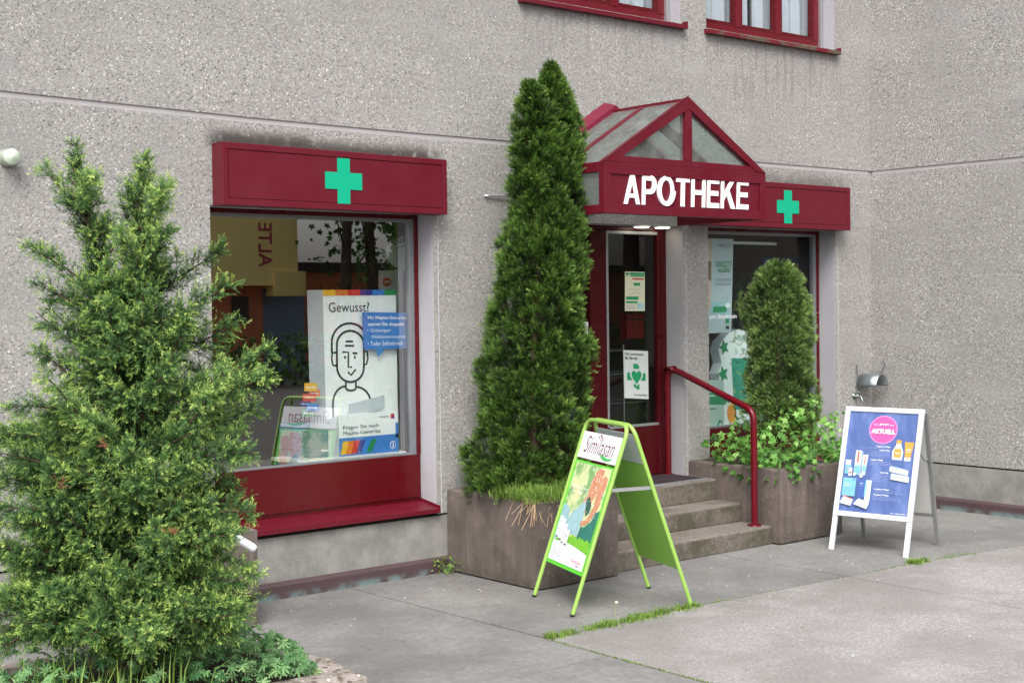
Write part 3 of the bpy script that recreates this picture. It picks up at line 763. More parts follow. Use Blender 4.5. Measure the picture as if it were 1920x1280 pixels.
# wall flashing hood
b = MB(); o2 = .035
for s in (-1, 1):
    xe = (xa if s < 0 else xb)
    P = [(xe+s*.03, ze+.0), (xm, zr+.03), (xm, zr-.01), (xe+s*.03, ze-.05)]
    b.add([(x, -.13, z) for x, z in P]+[(x, -.001, z+.035 if k < 2 else z) for k, (x, z) in enumerate(P)], [(0, 1, 2, 3), (7, 6, 5, 4)]+[(i, (i+1) % 4, 4+(i+1) % 4, 4+i) for i in range(4)])
b.build('wall_flashing', redpaint('pink_flashing', '6c1a32', .35), cn)
b = MB(); b.bar((xa-.005, yf+.0, ze+.006), (xm, yf+.0, zr+.008), .012, .006, (0, 0, 1)); b.build('edge_strip', M['red'], cn)
b = MB()
for s in (-1, 1):
    xe = xa if s < 0 else xb
    b.quad((xe, yf+.03, ze-.012), (xm, yf+.03, zr-.012), (xm, -.02, zr-.012), (xe, -.02, ze-.012))
b.build('roof_pane', M['canopy_glass'], cn)
b = MB(); b.add([(xa+.06, yf+.03, ze+.045), (xb-.06, yf+.03, ze+.045), (xm, yf+.03, zr-.06)], [(0, 1, 2)]); b.build('gable_pane', M['canopy_glass'], cn)
for x in (xa+.025, xb-.025):
    b = MB(); b.quad((x, yf+.06, zb+.06), (x, -.01, zb+.06), (x, -.01, ze-.07), (x, yf+.06, ze-.07)); b.build('side_pane', M['canopy_glass'], cn)
# lettering
q = [onY(1171, 382, yf), onY(1404, 393, yf), onY(1405, 339, yf), onY(1172, 326, yf)]
A = Art(*[(p[0], yf+.012, p[2]) for p in q], off=.001)
W_ = .15
def ring_(cx, cy, ro, rv_, ri, riv, a0, a1, n=22):
    an = [R(a0+(a1-a0)*k/n) for k in range(n+1)]
    o = [(cx+ro*math.cos(a), cy+rv_*math.sin(a)) for a in an]; i = [(cx+ri*math.cos(a), cy+riv*math.sin(a)) for a in an]
    return [[o[k], o[k+1], i[k+1], i[k]] for k in range(n)]
rc_ = lambda x0, y0, x1, y1: [(x0, y0), (x1, y0), (x1, y1), (x0, y1)]
GL = {'A': (.74, [[(0, 0), (.165, 0), (.455, 1), (.28, 1)], [(.575, 0), (.74, 0), (.46, 1), (.285, 1)], rc_(.2, .215, .54, .355)]),
      'P': (.66, [rc_(0, 0, W_, 1), rc_(W_, .82, .36, .985), rc_(W_, .36, .36, .525)]+ring_(.36, .6725, .30, .3125, .115, .1475, -90, 90)),
      'O': (.82, ring_(.41, .5, .41, .515, .245, .365, 0, 360, 40)), 'T': (.66, [rc_(0, .83, .66, 1), rc_(.2375, 0, .4225, .83)]),
      'H': (.70, [rc_(0, 0, W_, 1), rc_(.70-W_, 0, .70, 1), rc_(W_, .42, .70-W_, .585)]),
      'E': (.62, [rc_(0, 0, W_, 1), rc_(W_, .83, .61, 1), rc_(W_, .42, .57, .585), rc_(W_, 0, .62, .17)]),
      'K': (.74, [rc_(0, 0, W_, 1), [(W_, .28), (W_, .52), (.49, 1), (.72, 1)], [(.27, .50), (.41, .66), (.76, 0), (.53, 0)]])}
tot = sum(GL[c][0] for c in 'APOTHEKE')+.1*7-.04*1; u0 = 0
for c in 'APOTHEKE':
    for j, pg in enumerate(GL[c][1]):
        P0 = [np.array(A.P((u0+x)/tot, y_, 0)) for x, y_ in pg]; f_ = A.n*(.007+.0004*j); n_ = len(pg)
        A.m.add([tuple(p) for p in P0]+[tuple(p+f_) for p in P0], [tuple(range(n_, 2*n_))]+[(i, (i+1) % n_, n_+(i+1) % n_, n_+i) for i in range(n_)], A.mi(M['white_l']))
    u0 += GL[c][0]+.1-(.04 if c == 'P' else 0)
A.build('lettering', cn)

# ------------------------------------------------------------------ wall fittings
t = thing('wall_vent', 'pale round plastic vent cap sticking out of the wall at far left', 'vent', tuple(onY(22, 298, 0)))
c = onY(12, 297, 0); b = MB(); b.lathe(c, (0, -1, 0), [(0, .045), (.05, .045), (.052, .047), (.095, .047), (.101, .042), (.113, .0)]); b.build('cap', plain('aged_white_plastic', 'b4c0b0', .5), t)
b = MB(); b.lathe(c, (0, -1, 0), [(0, .054), (.006, .054), (.006, .0)]); b.build('flange', plain('grimy_plastic', '8a8a84', .7), t)
b = MB(); c = onY(908, 367.5, 0); b.tube([(c[0], .0, c[2]+.0), (c[0], -.015, c[2]), (c[0]+.05, -.02, c[2]+.004), (c[0]+.36, -.035, c[2]+.01)], .008, 8)
tag(b.build('metal_rod', M['alu']), 'thin pale metal rod on the wall beside the tall conifer', 'rod')
# hose holder
hc = onY(1612, 706, 0); X = hc[0]
t = thing('hose_holder', 'galvanised half-round hose holder with wire loop on the wall', 'hose holder', tuple(hc))
b = MB(); n = 16; r = .085; vs = []
for yy in (-.02, -.24):
    for k in range(n+1):
        a = math.pi*k/n; vs.append((X+.015-r*1.1*math.cos(a), yy, hc[2]-.085+r*math.sin(a)*1.35))
b.add(vs, [(k, k+1, n+2+k, n+1+k) for k in range(n)], 0, True)
s_ = b.build('saddle', plain('galvanised_steel', '8f979b', .38, .5, .75), t); md = s_.modifiers.new('s', 'SOLIDIFY'); md.thickness = .003
b = MB(); cz = hc[2]; b.tube([(X+.02, -.2, cz+.02), (X+.03, -.2, cz+.12), (X+.10, -.19, cz+.15), (X+.16, -.17, cz+.11), (X+.12, -.14, cz+.02), (X+.10, -.1, cz-.02)], .004, 6)
b.build('wire_loop', M['alu_dark'], t)
b = MB(); b.tube([(X-.07, -.03, cz+.0), (X-.09, -.03, cz+.12)], .005, 6); b.build('hook', M['alu_dark'], t)
t = thing('water_tap', 'small brass and grey water tap below the hose holder', 'tap', tuple(onY(1603, 738, 0)))
tc = onY(1601, 742, 0); b = MB(); b.lathe(tc, (0, -1, 0), [(0, .03), (.01, .03), (.012, .014), (.06, .014), (.06, 0)]); b.tube([(tc[0], -.055, tc[2]), (tc[0]+.0, -.08, tc[2]-.005), (tc[0]+.005, -.095, tc[2]-.05)], .013, 10)
b.build('body', plain('tap_metal', '7d8480', .35, .5, .8), t)
b = MB(); b.tube([(tc[0]-.03, -.05, tc[2]+.035), (tc[0]+.03, -.05, tc[2]+.035)], .008, 8); b.tube([(tc[0], -.05, tc[2]), (tc[0], -.05, tc[2]+.035)], .006, 8); b.build('handle', plain('tap_handle', '5d6e68', .4), t)

# ------------------------------------------------------------------ A-boards
def lf(Fl, Fr, Tl, Tr):
    """leaf frame: uv on the leaning quad, w out of the face"""
    Fl, Fr, Tl, Tr = map(lambda p: np.array(p, float), (Fl, Fr, Tl, Tr))
    n = np.cross(Fr-Fl, Tl-Fl); n /= np.linalg.norm(n)
    return lambda u, v, w=0.: tuple((Fl*(1-u)+Fr*u)*(1-v)+(Tl*(1-u)+Tr*u)*v+n*w)
lime = plain('lime_enamel', '8fb456', .35, var=.04); limed = plain('lime_board', '6f9c35', .5, var=.08, vs=5)
g = NG('lime_board_back', .45, .4); o_ = g.obj(); g.col(g.mix(g.rng(g.noise(o_, 3, 4), .4, .6, 0., .25), lin('86b44c'), lin('9cc468'))); limed = g.m
tG = thing('advertising_board', 'lime green tubular A-board with flower-child poster, left of the steps', 'A-board', (6.15, -1.56, 0))
u_ = np.array([-.325, -.946, 0]); cF = np.array([5.778, -1.404, 0]); cB = np.array([6.52, -1.712, 0]); cT = np.array([6.15, -1.555, 1.15]); hw = .315
GF = lf(cF-u_*hw, cF+u_*hw, cT-u_*hw+[-.018, .0, 0], cT+u_*hw+[-.018, .0, 0])
GB = lf(cB-u_*.30, cB+u_*.30, cT-u_*.30+[.022, 0, 0], cT+u_*.30+[.022, 0, 0])
for nm, G_, vh in (('front_tube', GF, 1.0), ('rear_tube', GB, 1.0)):
    b = MB(); b.tube(bend([G_(0, 0), G_(0, vh), G_(1, vh), G_(1, 0)], r=.085), .0135, 12); b.build(nm, lime, tG)
for nm, G_ in (('foot', GF), ('foot', GB)):
    for u in (0, 1):
        b = MB(); b.tube([G_(u, 0), G_(u, .012)], .0145, 10); b.build('foot', M['black'], tG)
# header signs and boards
def panel(G_, u0, v0, u1, v1, w0, w1, mat, name, par, bev=.001):
    b = MB(); b.box(u0, u1, v0, v1, w0, w1, F=lambda a, c, d: G_(a, c, d)); return b.build(name, mat, par)
wh = plain('white_print', 'eceef2', .35, var=.02); lmat = plain('poster_green_rim', '5fd43a', .4)
hd = panel(GF, .035, .79, .965, .935, -.008, .004, wh, 'header_plate', tG)
pn = panel(GF, .035, .205, .965, .775, -.008, .002, lmat, 'poster_holder', tG)
hb = panel(GB, .035, .79, .965, .95, -.004, .008, plain('plate_back', 'b9bdc0', .4), 'rear_header_plate', tG)
pb = panel(GB, .035, .205, .965, .785, -.004, .004, limed, 'rear_board', tG)
b = MB(); b.bar(GF(.99, .66, -.0), GB(.99, .66, 0), .004, .022); b.build('spreader_bar', M['alu'], tG)
b = MB(); b.bar(GF(.01, .66, -.0), GB(.01, .66, 0), .004, .022); b.build('spreader_bar', M['alu'], tG)
for v in (.25, .42, .58, .72):
    for G_ in (GB, GF):
        b = MB(); b.lathe(np.array(G_(.985, v)), u_, [(-.016, .0), (-.016, .006), (.016, .006), (.018, .0)], 8); b.build('rivet', M['alu'], tG)
maroon = plain('maroon_ink', '6b2238', .5); gleaf = plain('leaf_green_ink', '4fb560', .5)
A = Art(GF(.035, .79), GF(.965, .79), GF(.965, .935), GF(.035, .935), off=.0042 if True else 0)
sgn = 1
A.text('Similasan', .12, .22, .88, .86, maroon, shear=.35, bold=-.006)
A.disc(.47, .93, .022, .035, maroon); A.disc(.50, .86, .02, .03, maroon); A.disc(.435, .86, .018, .03, maroon)
A.poly([(.56, .22), (.66, .23), (.78, .16), (.90, .2), (.84, .1), (.74, .05), (.64, .1)], gleaf)
A.build('header_print', tG)
# poster: meadow photo of a girl raising her arms, with bottles and copy below
g = NG('meadow_photo', .3, .5); o_ = g.pos()
nz = g.noise(o_, 7, 4, .6); c_ = g.ramp(nz, [(0, lin('3f7d3a')), (.38, lin('7fae6a')), (.5, lin('c9d8a0')), (.62, lin('e6e0a8')), (.8, lin('78a860'))])
v = g.vor(o_, 26); rc = g.n('ShaderNodeSeparateColor', {0: v.outputs['Color']})
c_ = g.mix(g.math('MULTIPLY', g.math('GREATER_THAN', rc.outputs[0], .6), g.rng(v.outputs['Distance'], .2, .5, .5, 0.)), c_, lin('f3efdc'))
g.col(c_); MEAD = g.m
g = NG('hair_flowers_photo', .3, .5); o_ = g.pos(); v = g.vor(o_, 70); rc = g.n('ShaderNodeSeparateColor', {0: v.outputs['Color']})
c_ = g.mix(g.noise(o_, 25, 3), lin('b5653c'), lin('e6a884')); c_ = g.mix(g.math('MULTIPLY', g.math('GREATER_THAN', rc.outputs[0], .72), g.math('LESS_THAN', v.outputs['Distance'], .35)), c_, lin('fff4ee'))
g.col(c_); HAIR = g.m
SK = plain('skin_print', 'cf9070', .35, var=.38, vs=30); TEAL = plain('teal_dress_print', '2f7a6c', .35, var=.5, vs=24)
VEIL = plain('pale_blue_veil_print', '9cc4cc', .35, var=.3, vs=22); GRS = plain('grass_print', '79c23c', .35, var=.35, vs=30)
INK = plain('grey_ink', '8a90a0', .5); PINK = plain('pink_ink', 'e0607e', .5); BLK = plain('black_ink', '20242a', .5)
A = Art(GF(.07, .225), GF(.93, .225), GF(.93, .765), GF(.07, .765), off=.0022)
A.rect(0, 0, 1, 1, MEAD)
A.poly([(.50, .56), (.60, .52), (.70, .60), (.78, .74), (.80, .88), (.84, .97), (.74, .985), (.62, .95), (.56, .84), (.56, .70), (.48, .64)], HAIR)
A.poly([(.60, .26), (1, .24), (1, .60), (.90, .56), (.84, .46), (.70, .40), (.62, .40)], TEAL); A.poly([(.56, .66), (.66, .50), (.74, .54), (.74, .62), (.64, .70)], plain('dark_teal_print', '2c5f50', .4))
A.poly([(.15, .30), (.30, .52), (.40, .56), (.52, .64), (.60, .62), (.62, .50), (.60, .30)], VEIL)
A.poly([(.76, .80), (.80, .88), (.88, .93), (.96, .91), (.98, .84), (.94, .75), (.93, .66), (.86, .60), (.80, .64), (.80, .73)], SK)
A.poly([(.96, .66), (.9, .56), (.80, .46), (.70, .42), (.60, .405), (.585, .43), (.60, .45), (.70, .465), (.76, .52), (.83, .66), (.90, .70)], SK)
gp = [(0, .24)]+[(i/24, .27+.035*((i*7) % 5)/4) for i in range(1, 24)]+[(1, .28), (1, .12), (0, .12)]
A.poly(gp[::-1], GRS)
A.poly([(0, 0), (1, 0), (1, .16)]+[(1-.05*k, .16+.045*math.sin(k/20*2.4)) for k in range(1, 20)]+[(0, .21)], wh)
A.poly([(0, .2), (.10, .22), (.24, .4), (.22, .52), (.12, .56), (0, .56)], VEIL)
for (x, z0, z1) in ((.02, .24, .44), (.12, .22, .42), (.22, .20, .38), (.32, .19, .33)):
    A.rect(x, z0, x+.085, z1, wh); A.rect(x+.02, z0-.012, x+.06, z0, BLK); A.rect(x+.015, z0+.07, x+.07, z0+.075, INK)
for k in range(60):
    u, v = random.uniform(.55, .98), random.uniform(.45, .95); A.disc(u, v, .008, .0035, wh, n=6, l=9)
A.text('Es wäre schöner', .12, .74, .56, .775, wh, shear=.3, l=8); A.text('ohne Allergie', .14, .69, .44, .72, wh, shear=.3, l=8)
for k in range(5): A.text('nununuu nuununu nunu'[:12+(k*5) % 8], .06, .125-.018*k, .34+.05*(k % 3), .132-.018*k, INK, l=8)
A.text('Similasan', .66, .055, .93, .085, PINK, l=8, shear=.3); A.rect(.80, .03, .90, .037, INK, 8)
A.build('poster', tG)

tW = thing('advertising_board', 'white framed A-board with blue product poster and pink circle, by the right planter', 'A-board', (9.04, -1.58, 0))
wu = np.array([.105, -.636, 0])/2; wf0, wb0, wt0 = np.array([8.722, -1.652, 0]), np.array([9.356, -1.50, 0]), np.array([9.025, -1.60, 1.078])
WF = lf(wf0-wu, wf0+wu, wt0-wu, wt0+wu)
WB = lf(wb0-wu, wb0+wu, wt0-wu+[.05, .01, -.015], wt0+wu+[.05, .01, -.015])
wfm = plain('white_aluminium', 'cdd2d8', .25, .6, var=.02); gry = plain('grey_legs', '878a88', .4, .5, .3)
wl = .04/.645; vl = .235
def leg(G_, u0, u1, mat, v1):
    b = MB(); b.box(u0, u1, 0, v1, -.012, .010, F=G_); return b.build('leg', mat, tW, .002)
leg(WF, 0, wl*.95, wfm, vl); leg(WF, 1-wl*.95, 1, wfm, vl); leg(WB, 0, wl*.7, gry, .99); leg(WB, 1-wl*.7, 1, gry, .99)
fr = MB()
def fbar(u0, u1, v0, v1): fr.box(u0, u1, v0, v1, -.012, .014, F=WF)
fbar(0, wl, vl+.001, 1); fbar(1-wl, 1, vl+.001, 1); fbar(wl+.0006, 1-wl-.0006, vl+.001, vl+.036); fbar(wl+.0006, 1-wl-.0006, 1-.034, 1)
fr.build('snap_frame', wfm, tW, .004)
panel(WF, wl*.6, vl+.03, 1-wl*.6, .97, -.010, .002, gry, 'backing_board', tW)
panel(WB, wl*.7+.003, .24, 1-wl*.7-.003, .97, -.004, .002, plain('grey_rear_board', 'b4b6b4', .5), 'rear_board', tW)
panel(WB, wl*.7+.003, .215, 1-wl*.7-.003, .239, -.008, .006, gry, 'rear_rail', tW)
b = MB(); b.tube([WF(.97, .72, -.012), tuple(np.array(WF(.97, .66, -.012))*.5+np.array(WB(.97, .64))*.5), WB(.97, .62, 0)], .004, 6); b.build('stay', M['alu_dark'], tW)
g = NG('blue_poster_sheet', .16, .6); o_ = g.pos(); nb = g.noise(o_, 2.6, 2); g.col(g.mix(nb, lin('465a92'), lin('687db2')))
g.bump(g.noise(g.mapping(o_, (3, 3, 2)), 1.8, 2, .4), .8, .05); BLUE = g.m
DBLp = plain('logo_blue_ink', '3a5a9a', .4); magenta = plain('magenta_ink', 'dc5a9c', .3, var=.02); mag2 = plain('magenta_ring', 'ee86c0', .3, var=.02); wi = plain('white_ink', 'f4f6fb', .35, var=.02)
sky_ = plain('pale_cyan_ink', '8fd0f0', .35, var=.1, vs=9); orng = plain('orange_ink', 'f59b3c', .35, var=.1); lav = plain('lilac_ink', '9fb0dc', .4, var=.03)
A = Art(WF(wl, vl+.036), WF(1-wl, vl+.036), WF(1-wl, 1-.034), WF(wl, 1-.034), off=.0025)
A.rect(0, 0, 1, 1, BLUE)
A.disc(.515, .83, .205, .14, mag2, n=40); A.disc(.515, .83, .19, .13, magenta, n=40)
A.text('JETZT', .45, .868, .59, .89, wi, bold=.02); A.rect(.37, .876, .43, .880, wi); A.rect(.60, .876, .66, .880, wi)
A.text('AKTUELL', .345, .79, .69, .836, wi, bold=.05)
def lines(u0, u1, v, n, right=False, hw_=.6):
    A.text('Angebot Pflege', *( (u1-(u1-u0)*.45, v, u1, v+.013) if right else (u0, v, u0+(u1-u0)*.5, v+.013)), wi, bold=.03, l=3)
    for k in range(n):
        L_ = (u1-u0)*random.uniform(.75, 1); vv = v-.014*(k+1)
        A.text('nuun unnu nunnu unu nun', *((u1-L_, vv, u1, vv+.006) if right else (u0, vv, u0+L_, vv+.006)), lav, l=3)
lines(.2, .65, .655, 1, True); lines(.3, .65, .618, 4, True); lines(.38, .75, .52, 3); lines(.4, .66, .40, 6, True); lines(.48, .93, .235, 2); lines(.48, .93, .18, 3)
# bottles, tubes and boxes
w2 = plain('pack_white_ink', 'c9d3e2', .35, var=.14, vs=11); w3 = plain('pack_side_ink', '93a6c6', .35, var=.1, vs=11); sk2 = plain('pack_cyan_ink', '77b4d8', .35, var=.2, vs=9); rdo = plain('red_orange_ink', 'd0643a', .4, var=.15)
og2 = plain('sun_cream_orange_ink', 'e09a45', .35, var=.2, vs=16)
A.poly([(.69, .54), (.83, .54), (.84, .62), (.80, .69), (.80, .73), (.73, .73), (.73, .69), (.68, .62)], w2); A.rect(.73, .70, .80, .735, og2); A.rect(.71, .565, .81, .65, og2); A.rect(.73, .60, .79, .61, w2)
A.poly([(.87, .57), (.95, .57), (.98, .72), (.85, .72)], og2); A.rect(.865, .535, .955, .57, w2); A.rect(.88, .64, .95, .65, w2); A.rect(.885, .62, .94, .626, w2)
A.rect(.16, .37, .25, .61, w2); A.rect(.25, .375, .27, .60, w3); A.rect(.19, .49, .215, .60, rdo); A.rect(.165, .375, .25, .46, sk2); A.poly([(.28, .36), (.33, .37), (.35, .57), (.27, .57)], w2); A.rect(.285, .40, .33, .46, sk2); A.rect(.30, .48, .315, .55, rdo)
A.rect(.03, .37, .11, .51, sk2); A.rect(.03, .46, .11, .51, w2); A.rect(.045, .425, .09, .432, rdo); A.rect(.09, .35, .14, .43, w2); A.rect(.105, .43, .125, .455, w3); A.rect(.095, .375, .135, .39, rdo); A.disc(.18, .37, .022, .018, w2); A.disc(.28, .36, .026, .02, w2)
A.poly([(.68, .42), (.95, .395), (.95, .44), (.68, .465)], w2); A.poly([(.68, .465), (.95, .44), (.90, .455), (.70, .48)], w3); A.poly([(.71, .345), (.97, .325), (.97, .38), (.71, .40)], w2); A.poly([(.71, .40), (.97, .38), (.95, .392), (.72, .41)], w3); A.rect(.73, .37, .85, .376, w3); A.rect(.70, .435, .82, .440, w3)
A.rect(.03, .15, .22, .33, sk2); A.rect(.05, .27, .13, .278, w2); A.rect(.05, .25, .16, .255, w2); A.rect(.17, .31, .20, .32, DBLp); A.poly([(.01, .075), (.18, .055), (.21, .115), (.06, .145)], w2); A.poly([(.06, .145), (.21, .115), (.2, .125), (.07, .155)], rdo)
A.rect(.26, .14, .37, .32, plain('pack_blue_ink', '4a64a8', .35)); A.rect(.37, .11, .45, .32, w2); A.rect(.36, .16, .385, .30, sk2); A.rect(.28, .28, .33, .286, w2); A.rect(.28, .26, .34, .263, w3); A.poly([(.22, .075), (.42, .035), (.45, .10), (.28, .13)], w2); A.poly([(.28, .13), (.45, .10), (.44, .11), (.29, .14)], w3)
A.text('Ihre Apotheke', .76, .012, .97, .026, wi, l=3)
A.build('poster', tW)

# ------------------------------------------------------------------ window display
INKD = plain('dark_line_ink', '1f2b2c', .5); CARD = plain('white_card', 'eef6f5', .45, var=.02); CARDS = plain('grey_card_side', 'a9b4b8', .5)
RB = [plain('rainbow_'+n, c, .45) for n, c in (('yellow', 'e8b92e'), ('orange', 'dd7a2e'), ('red', 'cf3430'), ('violet', '33358c'), ('blue', '2f7fd0'), ('green', '1f8a50'))]
DBL = plain('display_blue', '3f7fc8', .45); NAVY = plain('navy_card', '14466e', .45)
b = MB(); b.box(4.94, 5.842, .255, .62, .835, .858); ds = b.build('display_shelf', M['shelfw'], None, .002); tag(ds, 'thin white shelf board just behind the large window', 'shelf')
for x in (5.4, 5.75):
    b = MB(); b.box(x, x+.05, .40, .45, .456, .834); b.build('support', M['shelfw'], ds)
yb = .36
q = [onY(623, 809, yb), onY(747, 830, yb), onY(741.4, 544.5, yb), onY(604.6, 543, yb)]
xl, xr2, ztp = 5.222, 5.845, 2.027
q = [(5.235, yb, .860), (xr2, yb, .860), (xr2, yb, ztp), (xl, yb, ztp)]
td = thing('display_column', 'tall white display card with line-drawn face headed Gewusst?', 'display', (5.5, .45, .859))
b = MB(); b.add([(5.235, yb, .859), (xr2, yb, .859), (xr2, yb, ztp), (xl, yb, ztp), (5.235, yb+.16, .859), (xr2, yb+.16, .859), (xr2, yb+.16, ztp), (xl-.0, yb+.16, ztp)], [(0, 1, 2, 3), (7, 6, 5, 4), (1, 5, 6, 2), (3, 2, 6, 7), (0, 1, 5, 4)])
b.add([(5.235, yb, .859), (xl, yb, ztp), (xl-.085, yb+.07, ztp), (5.15, yb+.07, .859)], [(0, 1, 2, 3)], 1); b.build('card_box', [CARD, CARDS], td)
A = Art(*q, off=.001)
for k in range(6): A.poly([(k/6, .965), ((k+1)/6, .965), ((k+1)/6, 1), (k/6, 1)], RB[k], 1)
A.text('Gewusst?', .07, .865, .62, .925, INKD, bold=.004, l=1)
def U(x, y_):  # local card px from the measured picture (605..742, 543..835 region)
    w_ = onY(x, y_, yb); return ((w_[0]-xl)/(xr2-xl), (w_[2]-.86)/(ztp-.86))
def pl(pts, w=.022): A.line([U(*p) for p in pts], w, w*.53, INKD, 1)
def arc(cx, cy, rx, ry, a0, a1, n=14): return [(cx+rx*math.cos(R(a)), cy-ry*math.sin(R(a))) for a in np.linspace(a0, a1, n)]
pl([(621, 661)]+arc(655, 642, 34, 36, 180, 8, 18), .026)
pl(arc(656, 646, 25.5, 26, 180, 0)+arc(656, 688, 25.5, 28, 0, -180)+[(630.5, 646)], .026)
pl([(630, 661), (622, 661), (620.5, 672), (623, 685), (631, 685)], .022); pl([(682, 658), (688, 659), (689, 672), (686, 683), (681, 683)], .022)
pl([(647, 640), (661, 640)], .022); pl([(646, 648), (663, 648)], .022)
pl([(641, 660), (652, 660), (652, 688), (659, 688)], .022); pl([(660, 662), (669, 662)], .022)
pl([(644, 669.5), (647.5, 669.5)], .03); pl([(662.5, 669.5), (666, 669.5)], .03); pl([(651, 697), (657, 703), (666, 692)], .022)
pl([(647, 716), (647, 727)]+arc(656.5, 727, 9.5, 5, 180, 360, 8)+[(666, 716)], .026)
pl([(624, 808), (622, 760)]+arc(646, 758, 24, 34, 178, 92, 8), .026); pl(arc(666, 755, 28, 30, 90, 5, 8), .026)
A.build('print', td)
tb_ = thing('speech_bubble_card', 'blue speech-bubble card with white German text beside the drawn face', 'card', (5.85, .30, 1.6))
y3 = .315
c4 = [onY(683, 655, y3), onY(763, 653, y3), onY(765, 586, y3), onY(680, 585, y3)]
b = MB(); F4 = [tuple(p) for p in c4]; b.add(F4+[(p[0], y3+.008, p[2]) for p in F4], [(0, 1, 2, 3), (7, 6, 5, 4), (0, 1, 5, 4), (1, 2, 6, 5), (2, 3, 7, 6), (3, 0, 4, 7)])
pk = [onY(705, 655, y3), onY(722, 655, y3), onY(709, 669, y3)]; b.add([tuple(p) for p in pk], [(0, 1, 2)]); b.build('card', DBL, tb_)
A = Art(*F4, off=.001)
A.text('Mit Mepha-Generika', .10, .79, .97, .90, wi, bold=.02, l=1); A.text('sparen Sie doppelt:', .10, .61, .92, .73, wi, bold=.02, l=1)
A.text('• Günstiger', .08, .44, .62, .56, wi, l=1); A.text('Medikamentenpreis', .18, .27, .95, .38, wi, l=1); A.text('• Tiefer Selbstbehalt', .08, .10, .90, .21, wi, l=1)
A.build('print', tb_)
def carton(name, x0, x1, y0, y1, z0, z1, front, side, label, cat, art=None, group=None):
    t = thing(name, label, cat, ((x0+x1)/2, (y0+y1)/2, z0), group)
    b = MB(); b.box(x0, x1, y0, y1, z0, z1); b.build('carton', front, t, .001)
    A = Art((x0, y0, z0), (x1, y0, z0), (x1, y0, z1), (x0, y0, z1), off=.001)
    if art: art(A); A.build('print', t)
    return t
def mepha(A):
    A.rect(0, 0, 1, .44, DBL, 1); A.rect(.95, .35, 1, .72, DBL, 1)
    for k in range(6): A.poly([(.02+.085*k, .04), (.02+.085*(k+1), .04), (.06+.095*(k+1), .36), (.06+.095*k, .36)], RB[k] if k < 5 else RB[5], 2)
    A.text('Fragen Sie nach', .07, .62, .66, .74, INKD, l=2); A.text('Mepha-Generika', .07, .48, .69, .60, INKD, l=2)
    A.text('mepha', .68, .86, .84, .92, INKD, l=2); A.rect(.87, .83, .93, .95, RB[2], 2); A.rect(.90, .83, .93, .89, RB[3], 3)
    A.disc(.90, .17, .05, .10, wi, 2); A.disc(.90, .17, .042, .084, DBL, 3); A.text('i', .89, .11, .91, .23, wi, l=4)
carton('medicine_box', 5.288, 5.795, .285, .345, .8585, 1.148, CARD, CARDS, 'large white and blue dummy medicine box with rainbow stripes on the display shelf', 'medicine box', mepha)
b = MB(); b.quad((5.225, .345, .8585), (5.2875, .2855, .8585), (5.2875, .2855, 1.14), (5.225, .345, 1.12)); o_ = b.build('side_flap', CARDS, bpy.data.objects['medicine_box'])
b = MB(); b.box(5.42, 5.72, .346, .356, 1.12, 1.215, F=lambda x, y_, z: (x, y_, z+(x-5.42)*.17)); o_ = b.build('product_leaflet', plain('leaflet_card', 'b9c4c8', .5)); tag(o_, 'slanted white leaflet standing behind the dummy medicine box', 'leaflet')
carton('medicine_box', 5.08, 5.23, .33, .42, .8585, 1.045, NAVY, NAVY, 'small navy blue box at the left end of the display shelf', 'medicine box', lambda A: A.text('Mepha', .62, .2, 1.0, .3, wi, bold=.02))
# coloured tags in a cascade
base = [((571, 718), (594, 733), 0), ((579, 730), (600, 743), 1), ((568, 738), (592, 752), 2), ((563, 752), (583, 761), 3), ((575, 757), (597, 770), 4), ((567, 768), (591, 781), 5)]
words = ['Unser Rat', 'Trinkkuren', 'Gute Besserung', 'Nur heute', 'Wir beraten', 'Ihnen gerne']
cnm = ['yellow', 'orange', 'red', 'violet', 'blue', 'green']
for k, ((xa_, ya_), (xb_, yb_), ci) in enumerate(base):
    Y = .30+.012*(k % 2)
    P4 = [onY(xa_, yb_, Y), onY(xb_, yb_, Y), onY(xb_, ya_, Y), onY(xa_, ya_, Y)]
    b = MB(); F4 = [tuple(p) for p in P4]; b.add(F4+[(p[0], Y+.004, p[2]) for p in F4], [(0, 1, 2, 3), (7, 6, 5, 4), (0, 1, 5, 4), (1, 2, 6, 5), (2, 3, 7, 6), (3, 0, 4, 7)])
    o_ = b.build('price_tag', RB[ci]); tag(o_, 'small %s speech tag in the cascade left of the display card' % cnm[ci], 'tag', 'coloured tags behind the large window')
    A = Art(*F4, off=.001); A.text(words[k], .12, .35, .88, .65, wi, bold=.02, l=1); A.build('print', o_)
# stack of blue-grey flat boxes under the tags
gb = plain('blue_grey_box', '5f86a8', .5)
for k in range(7):
    z0 = .8585-.40+.09*k; x0 = 5.03; 
    carton('flat_carton', x0, x0+.20, .46+.004*(k % 2), .66, z0, z0+.086, gb, gb, '%s blue-grey carton from the floor in the stack left of the display card' % ORD[k], 'carton',
           lambda A: (A.rect(.35, .35, .8, .6, CARDS, 1), A.rect(.2, .35, .25, .6, CARDS, 1)), 'stacked blue-grey cartons')
